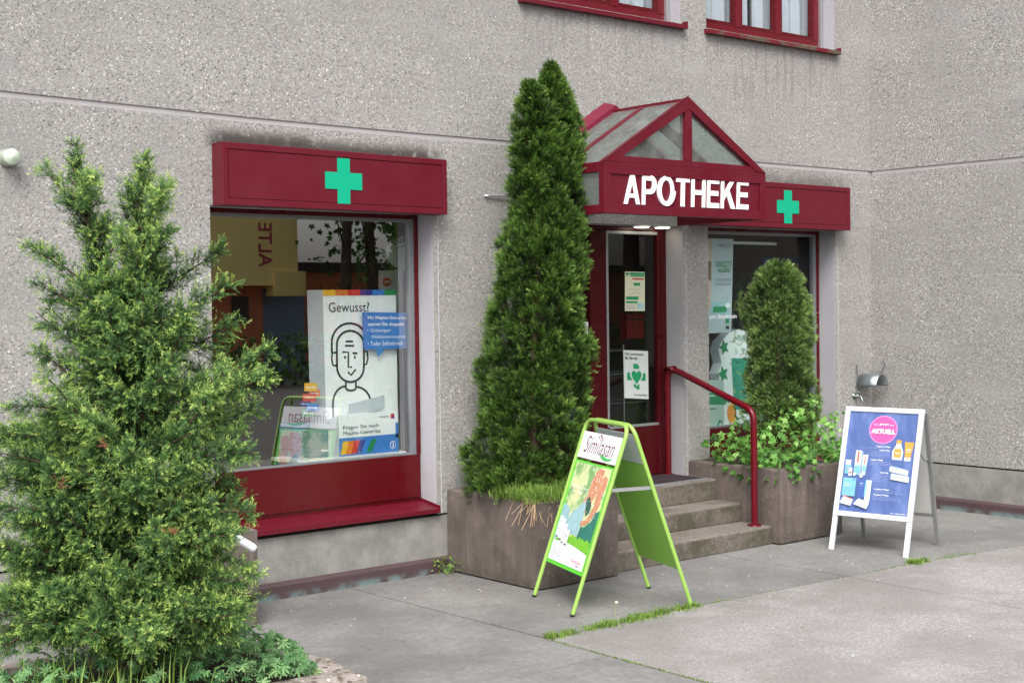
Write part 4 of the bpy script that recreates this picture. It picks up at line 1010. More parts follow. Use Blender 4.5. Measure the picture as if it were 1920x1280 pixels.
# stand sign shaped like a leaf
t = thing('stand_sign', 'white boat-shaped sign on a post behind the large window', 'sign', (6.15, .75, .456))
Y = .75
pts = [(714, 470), (745, 448), (785, 428), (830, 432), (850, 470), (820, 500), (785, 512), (755, 508), (735, 495)]
P = [onY(x, y_, Y) for x, y_ in pts]
b = MB(); n = len(P); b.add([tuple(p) for p in P]+[(p[0], Y+.02, p[2]) for p in P], [tuple(range(n)), tuple(range(2*n-1, n-1, -1))]+[(i, (i+1) % n, n+(i+1) % n, n+i) for i in range(n)]); b.build('sign_plate', CARD, t)
b = MB(); c_ = onY(752, 505, Y); b.box(c_[0]-.03, c_[0]+.03, Y+.025, Y+.05, .456, c_[2]); b.build('post', CARD, t)
A = Art(tuple(onY(731, 467, Y)), tuple(onY(800, 444, Y)), tuple(onY(800, 428, Y)), tuple(onY(730, 452, Y)), off=.002); A.text('Sidroga', 0, 0, 1.05, 1, INKD, shear=.1, bold=.01, l=1); A.rect(.15, -.2, 1.1, -.12, INKD, 1); A.build('print', t)
# small poster with round red seal
Y = .95
P = [onY(711, 552, Y), onY(746, 552, Y), onY(746, 507, Y), onY(711, 507, Y)]
b = MB(); b.add([tuple(p) for p in P]+[(p[0], Y+.01, p[2]) for p in P], [(0, 1, 2, 3), (7, 6, 5, 4), (0, 1, 5, 4), (1, 2, 6, 5), (2, 3, 7, 6), (3, 0, 4, 7)])
o_ = b.build('seal_poster', CARD); tag(o_, 'small white placard with a round red seal behind the large window', 'placard')
A = Art(*[tuple(p) for p in P], off=.001); A.disc(.4, .52, .24, .19, RB[2], 1); A.rect(.22, .47, .58, .57, CARD, 2); A.text('SALUS', .24, .48, .56, .56, RB[2], bold=.03, l=3); A.build('print', o_)

# shelving -------------------------------------------------------------------
bcols = [plain('box_'+n, c, .5) for n, c in (('white', 'd8dcdc'), ('cream', 'c9c2a8'), ('green', '5f8f5a'), ('blue', '4b6f9e'), ('red', 'a03a34'), ('orange', 'c98a3c'), ('teal', '3f8580'), ('grey', '8d9296'))]
cnames = ['white', 'cream', 'green', 'blue', 'red', 'orange', 'teal', 'grey']
boxproto = {}
def shelves(x0, x1, y0, y1, z0, z1, n, label, cols, where, fill=.9, mat=None, seed=1):
    rr = random.Random(seed); t = thing('shelving_unit', label, 'shelving', ((x0+x1)/2, (y0+y1)/2, z0)); mat = mat or M['shelfw']
    for k in range(n+1):
        z = z0+(z1-z0)*k/n; b = MB(); b.box(x0+.02, x1-.02, y0, y1, z, z+.018); b.build('shelf', mat, t)
    for x in (x0, x1-.02):
        b = MB(); b.box(x, x+.02, y0, y1+.01, z0, z1+.02); b.build('side_panel', mat, t)
    b = MB(); b.box(x0+.02, x1-.02, y1, y1+.01, z0, z1+.018); b.build('back_panel', mat, t)
    for k in range(n):
        z = z0+(z1-z0)*k/n+.018; hmax = (z1-z0)/n-.03; x = x0+.03
        cnt = 0
        while x < x1-.14:
            wd = rr.uniform(.06, .13); h = hmax*rr.uniform(.55, .95); ci = rr.choice(cols)
            if rr.random() < fill:
                b = MB(); b.box(0, wd-.006, 0, .1, 0, h)
                b.box(.1*wd, .7*wd, -.0015, -.0005, h*.45, h*.62, mi=1)
                o = b.build('medicine_pack', [bcols[ci], bcols[rr.choice([2, 3, 4, 6]) if ci < 2 else 0]]); o.location = (x, y0+.015, z)
                cnt += 1; tag(o, '%s medicine pack, %s from left, %s shelf from below, %s' % (cnames[ci], ORD[cnt-1], ORD[k], where.replace('the ', '')), 'medicine pack', 'medicine packs on the '+where)
            x += wd
    return t
shelves(6.22, 7.0, 1.25, 1.5, .456, 2.0, 6, 'white shelf unit filled with pale packs seen through the large window', [0, 0, 0, 1, 7], 'white unit behind the large window', seed=3)
dk = plain('dark_shelving', '57524c', .6)
shelves(9.75, 11.5, 2.6, 2.85, .456, 2.3, 6, 'dark shelf unit with mixed packs seen through the entrance door', [0, 0, 1, 2, 3, 4, 5, 7], 'dark unit behind the door', .8, dk, 5)
shelves(11.1, 12.0, 1.9, 2.15, .456, 2.2, 5, 'dark shelf unit seen dimly through the right window', [0, 1, 3, 7, 6], 'dark unit behind the right window', .7, dk, 8)
# ceiling lamps
for lx in (8.115, 8.355):
    c_ = (lx, .10, 2.534)
    t = thing('ceiling_lamp', 'lit round downlight over the %s of the entrance door' % ('middle' if lx < 8.2 else 'right edge'), 'ceiling lamp', c_, 'round downlights over the entrance')
    b = MB(); b.lathe(c_, (0, 0, -1), [(0, .078), (.008, .078), (.008, .068)]); b.build('rim', M['alu'], t)
    b = MB(); b.lathe(c_, (0, 0, -1), [(.004, .068), (.014, .055), (.018, .0)]); b.build('diffuser', emit('lamp_glow', (1, .9, .72), 3.5), t)
# letter box, wire rack
b = MB(); P = onY(1176, 635, .34), onY(1207, 588, .34); b.box(P[0][0], P[1][0], .34, .42, P[0][2], P[1][2]); b.box(P[0][0]+.015, P[1][0]-.015, .335, .34, P[1][2]-.05, P[1][2]-.038, mi=1)
tag(b.build('letter_box', [plain('letterbox_red', '5e0a12', .4), M['black']]), 'red letter box behind the door glass between the two notices', 'letter box')
t = thing('wire_rack', 'chrome wire display rack low behind the door glass', 'rack', (8.1, .75, .456)); b = MB()
for x in (7.98, 8.38, 8.78): b.tube([(x, .6, .456), (x, .6, 1.55)], .008, 6); b.tube([(x, .9, .456), (x, .9, 1.55)], .008, 6)
for z in (.62, .78, 1.05, 1.3, 1.5): b.tube([(7.98, .6, z), (8.78, .6, z)], .006, 6); b.tube([(7.98, .9, z), (8.78, .9, z)], .006, 6); b.tube([(7.98, .6, z), (7.98, .9, z)], .006, 6)
b.build('wire', M['alu'], t)
# door notices
def sheetobj(name, px, Y, label, cat, mat, art, th=.003):
    P = [tuple(onY(x, y_, Y)) for x, y_ in px]
    b = MB(); b.add(P+[(p[0], p[1]+th, p[2]) for p in P], [(0, 1, 2, 3), (7, 6, 5, 4), (0, 1, 5, 4), (1, 2, 6, 5), (2, 3, 7, 6), (3, 0, 4, 7)])
    o = b.build(name, mat); tag(o, label, cat); A = Art(*P, off=.0008); art(A); A.build('print', o); return o
PG = plain('pharmacy_green', '1e8f5c', .45); CR = plain('cream_paper', 'cfd0b4', .5); GP = plain('grey_paper', 'c6cdca', .5); RDI = plain('red_ink', 'b8483c', .5)
def a1(A):
    A.rect(.22, .93, .98, .98, PG, 1); A.rect(.25, .88, .98, .92, PG, 1); A.rect(.02, .93, .2, .96, PG, 1); A.rect(.08, .88, .14, .99, PG, 1); A.rect(.36, .80, .95, .84, RDI, 1); A.rect(.42, .65, .76, .72, PG, 1)
    A.line([(.1, .5), (.3, .58), (.5, .52), (.9, .62)], .012, .008, INK, 1); A.line([(.15, .42), (.5, .47), (.85, .44)], .012, .008, INK, 1); A.rect(.05, .29, .68, .37, PG, 1); A.rect(.05, .20, .62, .25, PG, 1); A.rect(.6, .06, .92, .2, VEIL, 1)
    for k in range(4): A.rect(.06, .05+.03*k, .5, .058+.03*k, INK, 1)
sheetobj('opening_notice', [(1172, 583), (1209, 583), (1209, 510), (1172, 509)], .205, 'cream notice with green bars, upper of two on the door glass', 'notice', CR, a1)
def a2(A):
    A.text('Wir sind immer', .05, .90, .82, .95, INKD, bold=.02, l=1); A.text('für Sie da!', .05, .81, .55, .87, INKD, bold=.02, l=1); A.text('Ihre Apotheke', .40, .05, .94, .10, INKD, bold=.01, l=1)
    n = 20
    A.poly([(.38, .72), (.52, .73), (.62, .68), (.62, .62), (.38, .62)], PG, 1); A.poly([(.38, .3), (.62, .3), (.62, .19), (.50, .20), (.38, .26)], PG, 1); A.rect(.12, .38, .36, .54, PG, 1); A.rect(.64, .38, .88, .54, PG, 1)
    hp = [(.5+.27*1.0*(math.sin(a)**3), .46+.013*(13*math.cos(a)-5*math.cos(2*a)-2*math.cos(3*a)-math.cos(4*a))) for a in np.linspace(0, 2*math.pi, 30)[:-1]]
    A.poly(hp[::-1], GP, 2); A.poly([(.5+(x-.5)*.78, .46+(y_-.46)*.78) for x, y_ in hp[::-1]], PG, 3)
sheetobj('door_notice', [(1171, 746), (1216, 748), (1215, 658), (1169, 656)], .205, 'white notice with green cross and heart, lower of two on the door glass', 'notice', GP, a2)
# right window
def a3(A):
    A.rect(0, .25, .43, 1, plain('peach_skin_print', 'd0b3a4', .45, var=.1), 1); A.poly([(.2, .60), (.43, .55), (.43, .75), (.3, .77)], plain('brow_print', '8a6550', .5), 2); A.text('WELEDA', .60, .905, .93, .945, INK, bold=.01, l=2); A.text('GEREIZTE', .53, .70, .97, .76, PG, bold=.01, l=2); A.text('AUGEN?', .60, .64, .93, .69, PG, bold=.01, l=2)
    A.text('VISIODORON', .55, .545, .95, .58, INK, l=2); A.text('EUPHRASIA®', .55, .50, .95, .535, INK, l=2); A.rect(.43, .2, .9, .33, VEIL, 2); A.rect(.5, .22, .85, .28, PG, 3); A.disc(.88, .29, .07, .028, wi, 4, n=9); A.rect(.84, .05, .93, .2, VEIL, 3); A.rect(.84, .04, .93, .07, BLK, 4); A.rect(.83, .1, .93, .15, PG, 4); A.rect(.86, .33, .88, .43, VEIL, 3)
sheetobj('hanging_banner', [(1300, 626), (1371, 623), (1375, 448), (1303, 446)], .30, 'long white banner reading WELEDA and GEREIZTE AUGEN? beside the pillar', 'banner', plain('banner_white', 'b9c6cc', .45), a3)
P = [tuple(onY(x, y_, .215)) for x, y_ in ((1285, 601), (1381, 599), (1381, 588), (1285, 590))]
A = Art(*P); A.text('Apotheke am Stadtrain', 0, 0, 1, 1, wi, bold=.01, l=0); o_ = A.build('window_lettering'); tag(o_, 'white pharmacy name lettering stuck on the right window glass', 'lettering')
# wavy cut-out
t = thing('cutout_display', 'white wavy cut-out display with green leaves and teal tube behind the rounded shrub', 'display', tuple(onY(1380, 830, .5)))
pts = [(1336, 826), (1342, 780), (1352, 768), (1346, 745), (1352, 725), (1346, 700), (1353, 680), (1347, 655), (1352, 640), (1366, 625), (1385, 617), (1403, 622), (1412, 640), (1422, 680), (1428, 740), (1430, 826)]
P = [onY(x, y_, .5) for x, y_ in pts][::-1]; n = len(P)
b = MB(); b.add([tuple(p) for p in P]+[(p[0]-.05, .56, p[2]) for p in P], [tuple(range(n)), tuple(range(2*n-1, n-1, -1))]); b.add([tuple(p) for p in P]+[(p[0]-.05, .56, p[2]) for p in P], [(i, (i+1) % n, n+(i+1) % n, n+i) for i in range(n)], 1); b.build('card', [CARD, CARDS], t)
A = Art(tuple(onY(1336, 826, .5)), tuple(onY(1430, 826, .5)), tuple(onY(1430, 617, .5)), tuple(onY(1336, 617, .5)), off=.002)
A.poly([(.42, .28), (.72, .28), (.76, .74), (.36, .74)], plain('teal_tube_print', '2f9a86', .4), 1); A.rect(.44, .22, .70, .28, wi, 1); A.text('WELEDA', .40, .90, .72, .94, PG, l=1); A.disc(.37, .25, .09, .09, orng, 1); A.disc(.78, .85, .05, .03, wi, 2)
for (u, v_, s) in ((.22, .84, .1), (.2, .6, .11), (.25, .38, .09), (.82, .7, .08), (.85, .45, .08)):
    A.poly([(u+s*(1 if k % 2 else .45)*math.cos(k*math.pi/5), v_+s*.75*(1 if k % 2 else .45)*math.sin(k*math.pi/5)) for k in range(10)], PG, 3)
    A.disc(u+s, v_+.05, .035, .02, wi, 4)
A.build('print', t)
b = MB(); b.box(8.8, 10.5, .35, .75, .78, .80); tag(b.build('display_shelf', M['shelfw']), 'white display shelf behind the right window', 'shelf')
def a4(A): A.rect(0, .58, 1, .78, PG, 1); A.rect(.1, .72, .5, .74, wi, 2); A.disc(.78, .22, .14, .09, PG, 1); A.disc(.80, .22, .09, .05, GP, 2); A.text('WELEDA', .1, .84, .45, .9, PG, l=1); A.rect(.1, .5, .6, .52, PG, 1)
sheetobj('product_placard', [(1322, 822), (1358, 820), (1357, 713), (1322, 712)], .38, 'small white placard with green band at the foot of the pillar window', 'placard', plain('placard_white', 'b8ccc6', .5), a4, .06)
sheetobj('yellow_poster', [(1432, 640), (1502, 640), (1502, 483), (1430, 483)], .9, 'yellow-green poster with blue rim behind the top of the rounded shrub', 'poster', plain('poster_blue_rim', '3f5f9a', .5), lambda A: A.rect(.07, .05, .93, .93, plain('poster_yellow_green', '9fb548', .5), 1))
b = MB(); b.box(8.95, 10.3, .5, .53, 2.43, 2.455); tag(b.build('strip_lamp', M['shelfw']), 'unlit white strip lamp inside the top of the right window', 'strip lamp')
t = thing('spotlight', 'round white garden lamp standing among the vine leaves', 'lamp', (9.6, -.6, .54))
c_ = onD(1524, 799, 11.95); b = MB(); b.lathe(c_, (-.75, -.66, 0), [(-.05, .03), (-.03, .055), (.02, .062), (.03, .062), (.03, .05), (.022, .0)]); b.build('lamp_head', plain('lamp_plastic', 'c9cdcb', .35), t)
b = MB(); b.tube([(c_[0]+.03, c_[1]+.02, .2), tuple(c_)], .012, 8); b.build('stem', M['alu_dark'], t)

# ------------------------------------------------------------------ vegetation
def plant(name, label, cat, loc): return thing(name, label, cat, loc)
# juniper ----------------------------------------------------------------------
def needle_template(n, L, nl, wd, tipn=3, seed=0):
    r = np.random.default_rng(seed); V = []; F = []; T = []
    for k in range(n):
        t = (k+.5)/n; ph = k*2.4+r.uniform(-.3, .3); rad = np.array([0, math.cos(ph), math.sin(ph)])
        tilt = .95*(1-t)+.35*t
        d = norm(np.array([1-tilt*.75, 0, 0])+rad*tilt); base = np.array([L*t, 0, 0]); le = nl*r.uniform(.8, 1.15)*(1-.25*t)
        side = norm(np.cross(d, np.array([1, .3, .2])))*wd
        i = len(V); V += [base-side, base+side, base+d*le*.6+side*.8, base+d*le, base+d*le*.6-side*.8]; F.append([i, i+1, i+2, i+3, i+4]); T.append(t)
    return np.array(V), np.array(F), np.array(T)
JT = [needle_template(10, .032, .0135, .0014, seed=s) for s in range(3)]
D0 = 4.92
jun = plant('juniper_bush', 'large bushy juniper with two pointed leaders and yellow-green shoot tips, bottom left', 'shrub', (2.1, -3.35, .57))
limbs = []     # (points in source px + depth offset)
def J(pts, r0, r1, dens=1.): limbs.append((np.array([onD(x, y_, D0+d) for x, y_, d in pts]), r0, r1, dens))
# leaders
J([(262, 1230, 0), (235, 900, 0), (215, 700, .02), (200, 560, .0), (165, 400, 0), (135, 281, 0)], .17, .03, 2.4)
J([(275, 1235, .05), (280, 900, .05), (272, 700, .03), (270, 500, 0), (268, 380, 0), (266, 284, 0)], .17, .03, 2.4)
# measured side limbs that shape the outline
side = [[(175, 430), (130, 370), (76, 305)], [(190, 560), (120, 500), (60, 465)], [(200, 600), (125, 560), (66, 532)], [(210, 700), (130, 640), (68, 590)],
        [(210, 760), (110, 690), (55, 655)], [(200, 820), (90, 760), (0, 765)], [(190, 880), (80, 850), (-30, 800)], [(200, 950), (80, 900), (-30, 880)],
        [(220, 1010), (80, 990), (-30, 970)], [(230, 1080), (100, 1060), (-20, 1040)], [(240, 1140), (110, 1130), (-20, 1130)], [(240, 1180), (130, 1180), (20, 1180)],
        [(280, 560), (350, 510), (416, 462)], [(285, 620), (370, 570), (434, 536)], [(290, 680), (380, 640), (450, 592)], [(290, 760), (400, 720), (500, 655)], [(300, 790), (420, 740), (517, 690)],
        [(300, 830), (400, 790), (492, 762)], [(300, 900), (390, 850), (478, 858)], [(300, 960), (390, 900), (474, 934)], [(300, 1050), (400, 1020), (495, 1082)], [(300, 1110), (400, 1090), (480, 1130)],
        [(290, 1150), (380, 1140), (450, 1180)], [(215, 640), (235, 560), (240, 500)], [(225, 780), (170, 660), (150, 610)], [(260, 800), (330, 650), (345, 560)], [(240, 900), (150, 780), (95, 700)], [(270, 900), (380, 760), (420, 690)],
        [(250, 1000), (180, 850), (190, 800)], [(270, 1000), (330, 900), (360, 820)], [(250, 1050), (120, 960), (60, 900)], [(280, 1080), (400, 980), (450, 900)],
        [(182, 500), (200, 430), (205, 405)], [(172, 420), (160, 350), (185, 330)], [(266, 470), (300, 440), (318, 425)], [(268, 430), (240, 395), (236, 345)], [(268, 420), (300, 380), (305, 345)], [(270, 520), (235, 470), (226, 430)]]
for s_ in side:
    d1 = random.uniform(-.32, .22); n = len(s_)
    J([(x, y_, d1*i/(n-1)) for i, (x, y_) in enumerate(s_)], .115 if s_[0][1] > 560 else .085, .035, 1.25)
for (xa_, ya_), (xb_, yb_), n_ in (((215, 640), (138, 300), 30), ((272, 600), (266, 305), 30)):
    for k in range(n_):     # short limbs up both leaders
        f_ = (k+.5)/n_; x0, y0 = xa_+(xb_-xa_)*f_, ya_+(yb_-ya_)*f_; l_ = (76-60*f_)*random.uniform(.6, 1.1); a = k*2.4+random.uniform(-.5, .5)
        ex, ed = math.cos(a)*l_, math.sin(a)*l_/530
        J([(x0, y0, 0), (x0+ex*.5, y0-l_*.2, ed*.5), (x0+ex, y0-l_*.75, ed)], .06, .022, 1.)
for k in range(46):         # low left skirt
    y0 = random.uniform(820, 1215); d_ = random.uniform(-.35, .3); x1 = random.uniform(-60, 110)
    J([(200, y0-30, 0), ((200+x1)/2, y0-40, d_*.6), (x1, y0-random.uniform(30, 80), d_)], .11, .04, 1.2)
for k in range(26):         # right and bottom skirt
    y0 = random.uniform(980, 1225); d_ = random.uniform(-.3, .3); x1 = random.uniform(360, 470)
    J([(280, y0-20, 0), ((280+x1)/2, y0-25, d_*.6), (x1, y0-random.uniform(0, 50), d_)], .10, .04, 1.1)
for k in range(24):
    x1 = random.uniform(-20, 300); d_ = random.uniform(-.4, .1); J([(230, 1130, 0), ((230+x1)/2, 1150, d_*.6), (x1, random.uniform(1170, 1225), d_)], .09, .04, 1.1)
# random filling limbs, all round the stems
for k in range(185):
    y0 = random.uniform(520, 1215); f_ = (y0-280)/900; hwid = np.interp(y0, [520, 600, 700, 800, 900, 1190], [95, 130, 160, 195, 210, 200])
    a = random.uniform(0, 2*math.pi); ex = math.cos(a)*hwid*random.uniform(.55, .95); ed = math.sin(a)*hwid/530*random.uniform(.6, 1.0)
    cx = 235+(20 if y0 > 700 else 0)
    x0 = cx+random.uniform(-25, 45)
    J([(x0, y0+40, random.uniform(-.03, .03)), (x0+ex*.55, y0+random.uniform(-20, 10), ed*.6), (x0+ex, y0-random.uniform(10, 70), ed)], .10, .035, 1.)
def bez(P, n):
    P = np.asarray(P); t = np.linspace(0, 1, n)
    L = np.r_[0, np.cumsum(np.linalg.norm(np.diff(P, axis=0), axis=1))]; L /= L[-1]
    out = np.stack([np.interp(t, L, P[:, i]) for i in range(3)], 1)
    k = max(1, n//7)
    for _ in range(2):
        o = out.copy(); o[k:-k] = (out[:-2*k]+out[k:-k]+out[2*k:])/3 if n > 2*k else out; out = o
    return out
tb2 = MB(); O = []; Dd = []; S = []; Tt = []
for li, (P, r0, r1, dens) in enumerate(limbs):
    ltint = rng.normal(0, .075)
    Lg = np.linalg.norm(np.diff(P, axis=0), axis=1).sum(); n = max(8, int(Lg/.02)); c = bez(P, n)
    wob = rng.normal(0, .004, c.shape).cumsum(0)*np.linspace(0, 1, n)[:, None]; c = c+wob*.6
    rad = np.linspace(.0055 if li > 1 else .026, .0015, n)
    tb2.tube([tuple(p) for p in c[::3]], .01, 6, radii=list(rad[::3]))
    tang = norm(np.gradient(c, axis=0))
    m = int(Lg/.0062*dens)
    ts = np.sort(rng.uniform(.02 if li < 2 else .18, 1, m)); idx = np.clip((ts*(n-1)).astype(int), 0, n-1)
    for t, i in zip(ts, idx):
        tl = (r0*(1-t)+r1*t)*rng.uniform(.55, 1.3)
        a = rng.uniform(0, 2*math.pi); tg = tang[i]
        e1 = norm(np.cross(tg, [0.3, .1, 1.])); e2 = np.cross(tg, e1)
        lowr = 1. if c[i][2] < 1.9 else 0.
        d = norm(tg*.75+(e1*math.cos(a)+e2*math.sin(a))*.95+np.array([0, 0, .18-.2*lowr]))
        k = max(2, int(tl/.0085)); base = c[i]
        bend_ = norm(d+np.array([0, 0, .25-.75*lowr*(e1[2]*math.cos(a)+e2[2]*math.sin(a) < .1)])+tg*.25)
        for q in range(k):
            f_ = (q+.4)/k; p = base+d*tl*f_*(1-f_*.35)+bend_*tl*f_*f_*.35
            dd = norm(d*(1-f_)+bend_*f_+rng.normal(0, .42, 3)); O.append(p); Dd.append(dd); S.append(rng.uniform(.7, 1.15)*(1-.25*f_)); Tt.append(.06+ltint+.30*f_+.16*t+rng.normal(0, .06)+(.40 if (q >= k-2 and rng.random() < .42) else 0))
tb2.build('trunk', M['bark'], jun)
O = np.array(O); Dd = np.array(Dd); S = np.array(S); Tt = np.array(Tt)
print('juniper shoots', len(O))
br = norm(O-O.mean(0)); 
FRm = frames(Dd); Vs = []; Fs = []; Ts = []; off = 0
for k in range(3):
    sel = np.arange(len(O)) % 3 == k; V, F = scatter(JT[k][0], JT[k][1], O[sel], FRm[sel], S[sel]); Vs.append(V); Fs.append(F+off); off += len(V)
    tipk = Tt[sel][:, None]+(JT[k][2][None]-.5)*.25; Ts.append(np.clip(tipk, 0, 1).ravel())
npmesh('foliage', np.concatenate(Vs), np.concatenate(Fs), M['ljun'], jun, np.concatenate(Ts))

dO = np.concatenate([onD(x_, y_, D0-.33)+rng.normal(0, .010, (11, 3)) for x_, y_ in ((194, 838), (112, 905), (322, 995))])
V, F = scatter(JT[0][0], JT[0][1], dO, frames(rng.normal(size=dO.shape)+[0, 0, .4]), rng.uniform(.5, .9, len(dO))); npmesh('dead_sprig', V, F, plain('rusty_dead_needles', '8a5a3e', .9, var=.3), jun)
# scale-leaf sprays (thuja and rounded shrub) -------------------------------------
def spray_template(n=7, L=.055, W=.022, lw=.0055, seed=0):
    r = np.random.default_rng(seed); V = []; F = []; T = []
    for k in range(n):
        t = k/(n-1); s = 1 if k % 2 else -1; base = np.array([L*t*.85, 0, 0]); l = W*(1.15-.6*t)*r.uniform(.8, 1.2)
        d = norm(np.array([.8, s*(1-.6*t), r.uniform(-.25, .25)])); sd = norm(np.cross(d, [0, 0, 1.]))*lw/2
        i = len(V); V += [base-sd*.6, base+d*l*.5-sd, base+d*l, base+d*l*.5+sd, base+sd*.6]; F.append([i, i+1, i+2, i+3, i+4]); T.append(t)
    return np.array(V), np.array(F), np.array(T)
ST = [spray_template(seed=s) for s in range(4)]
def conifer(parent, name, axis, profL, profR, depthR, clumps, per, csize, mat, ssc=1., dark=0., seed=1, up=.55):
    """axis(z)->(x,y) centre; half widths left/right/depth as functions of z; foliage in lumps on that hull"""
    r = np.random.default_rng(seed); O = []; Dd = []; S = []; T = []
    zlo, zhi = clumps[1], clumps[2]
    right = np.array([CM[0][0], CM[0][1]]); right /= np.linalg.norm(right); fw = np.array([-right[1], right[0]])
    N = clumps[0]
    zs = zlo+(zhi-zlo)*(1-(1-r.uniform(0, 1, N))**1.0)
    for z in zs:
        a = r.uniform(0, 2*math.pi); ca, sa = math.cos(a), math.sin(a)
        lump = 1+.10*math.sin(z*7.3+a*2+seed)+.08*math.sin(z*13.1-a*3+1.7*seed)
        hw_ = (profR(z) if ca > 0 else profL(z))*lump; rad2 = np.array([ca*hw_, sa*depthR(z)])
        f_ = r.choice([r.uniform(.84, 1.0), r.uniform(.35, .84)], p=[.72, .28]); cen = np.array([*(axis(z)+right*rad2[0]*f_+fw*rad2[1]*f_), z])
        outw = norm(np.array([*(right*ca+fw*sa), up+.25*r.normal()])); cs = csize*r.uniform(.6, 1.25)*min(1, .35+hw_*3)
        base = cen-outw*cs*.9; tint = r.normal(0, .09)
        for _ in range(per):
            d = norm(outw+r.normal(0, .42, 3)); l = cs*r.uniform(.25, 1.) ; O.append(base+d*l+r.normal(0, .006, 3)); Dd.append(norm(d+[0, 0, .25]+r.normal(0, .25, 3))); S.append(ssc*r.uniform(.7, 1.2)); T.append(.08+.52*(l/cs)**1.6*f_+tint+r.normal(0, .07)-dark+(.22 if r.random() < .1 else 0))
    O, Dd, S, T = map(np.array, (O, Dd, S, T)); FRm = frames(Dd)
    Vs, Fs, Ts, off = [], [], [], 0
    for k in range(4):
        sel = np.arange(len(O)) % 4 == k; V, F = scatter(ST[k][0], ST[k][1], O[sel], FRm[sel], S[sel]); Vs.append(V); Fs.append(F+off); off += len(V)
        Ts.append(np.clip(T[sel][:, None]+(ST[k][2][None]-.4)*.22, 0, 1).ravel())
    print(name, len(O))
    return npmesh('foliage', np.concatenate(Vs), np.concatenate(Fs), mat, parent, np.concatenate(Ts))
def prof(yc, pts, plane):
    """silhouette px -> metric profile. pts: (ypx, xleft, xright)"""
    zz = []; L_ = []; R_ = []; cx = []
    for y_, xl_, xr_ in pts:
        a, c = onY(xl_, y_, plane), onY(xr_, y_, plane); D = (CM @ ((a+c)/2-CP))[2]
        zz.append((a[2]+c[2])/2); w_ = (xr_-xl_)/FPX*D; L_.append(w_/2); m = onD((xl_+xr_)/2, y_, D); cx.append(m)
    o = np.argsort(zz); zz = np.array(zz)[o]; L_ = np.array(L_)[o]; cx = np.array(cx)[o]
    return (lambda z: np.array([np.interp(z, zz, cx[:, 0]), np.interp(z, zz, cx[:, 1])])), (lambda z: float(np.interp(z, zz, L_))), zz
tp_ = [(120, 1029, 1035), (150, 1015, 1051), (190, 1002, 1073), (240, 985, 1086), (300, 968, 1096), (380, 955, 1099), (450, 945, 1092), (520, 925, 1098), (600, 912, 1103), (700, 902, 1106), (780, 888, 1106), (850, 876, 1100), (915, 868, 1080)]
ax, hw, zz = prof(None, tp_, -.5)
thu = plant('thuja_tree', 'tall narrow dark green conifer with two tips, in the planter left of the steps', 'conifer', (6.4, -.5, .55))
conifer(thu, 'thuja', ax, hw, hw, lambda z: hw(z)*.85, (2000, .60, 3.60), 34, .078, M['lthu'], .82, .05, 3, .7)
# second lower tip on the left
tp2 = [(160, 986, 1000), (190, 972, 1036), (240, 962, 1042), (300, 956, 1040), (380, 948, 1030)]
ax2, hw2, _ = prof(None, tp2, -.52)
o2 = conifer(thu, 'thuja2', ax2, hw2, hw2, lambda z: hw2(z)*.8, (210, 2.7, 3.46), 36, .07, M['lthu'], .82, .04, 4)
# stray sprays on the right edge, knocked out of shape
b = MB(); b.tube([(6.4, -.5, .55), (6.42, -.5, 1.5), (6.5, -.5, 2.6), (6.6, -.5, 3.5)], .04, 8, radii=[.03, .022, .014, .004])
for k in range(40):
    z = .7+2.4*k/40; a = k*2.4; h_ = hw(z)*.5; b.tube([(6.45, -.5, z), (6.45+math.cos(a)*h_, -.5+math.sin(a)*h_, z+.12)], .005, 5, cap=False)
b.build('trunk', M['bark'], thu)
sp = [(490, 1448, 1470), (505, 1425, 1492), (530, 1412, 1505), (570, 1400, 1518), (620, 1398, 1526), (680, 1400, 1530), (740, 1402, 1530), (790, 1402, 1530), (830, 1408, 1520)]
ax3, hw3, _ = prof(None, sp, -.45)
shr = plant('rounded_shrub', 'rounded bushy evergreen shrub in the planter before the right window', 'shrub', (9.15, -.45, .55))
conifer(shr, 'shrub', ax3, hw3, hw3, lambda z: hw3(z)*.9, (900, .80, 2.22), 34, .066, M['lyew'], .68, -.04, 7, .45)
b = MB(); b.tube([(9.15, -.45, .5), (9.15, -.45, 1.9)], .03, 8, radii=[.035, .01])
for k in range(12):
    z = .7+1.0*k/12; a = k*2.4; b.tube([(9.15, -.45, z), (9.15+math.cos(a)*.22, -.45+math.sin(a)*.22, z+.1)], .004, 5, cap=False)
b.build('trunk', M['bark'], shr)
# sparse twigs left of the rounded shrub
def twig_sprays(parent, px, D, n, mat, ssc=.9):
    O = []; Dd = []
    for (x, y_, sx, sy) in px:
        for _ in range(n): O.append(onD(x+rng.normal(0, sx), y_+rng.normal(0, sy), D+rng.normal(0, .08))); Dd.append(rng.normal(size=3)+[0, 0, .6])
    O = np.array(O); V, F = scatter(ST[0][0], ST[0][1], O, frames(np.array(Dd)), rng.uniform(.6, 1.1, len(O))*ssc)
    return npmesh('side_foliage', V, F, mat, parent, np.clip(np.repeat(rng.normal(.5, .2, len(O)), len(ST[0][1])), 0, 1))
twig_sprays(shr, [(1398, 660, 12, 30), (1392, 720, 14, 30), (1390, 780, 14, 25), (1400, 620, 10, 18), (1388, 570, 5, 10)], 11.7, 60, M['lyew'])

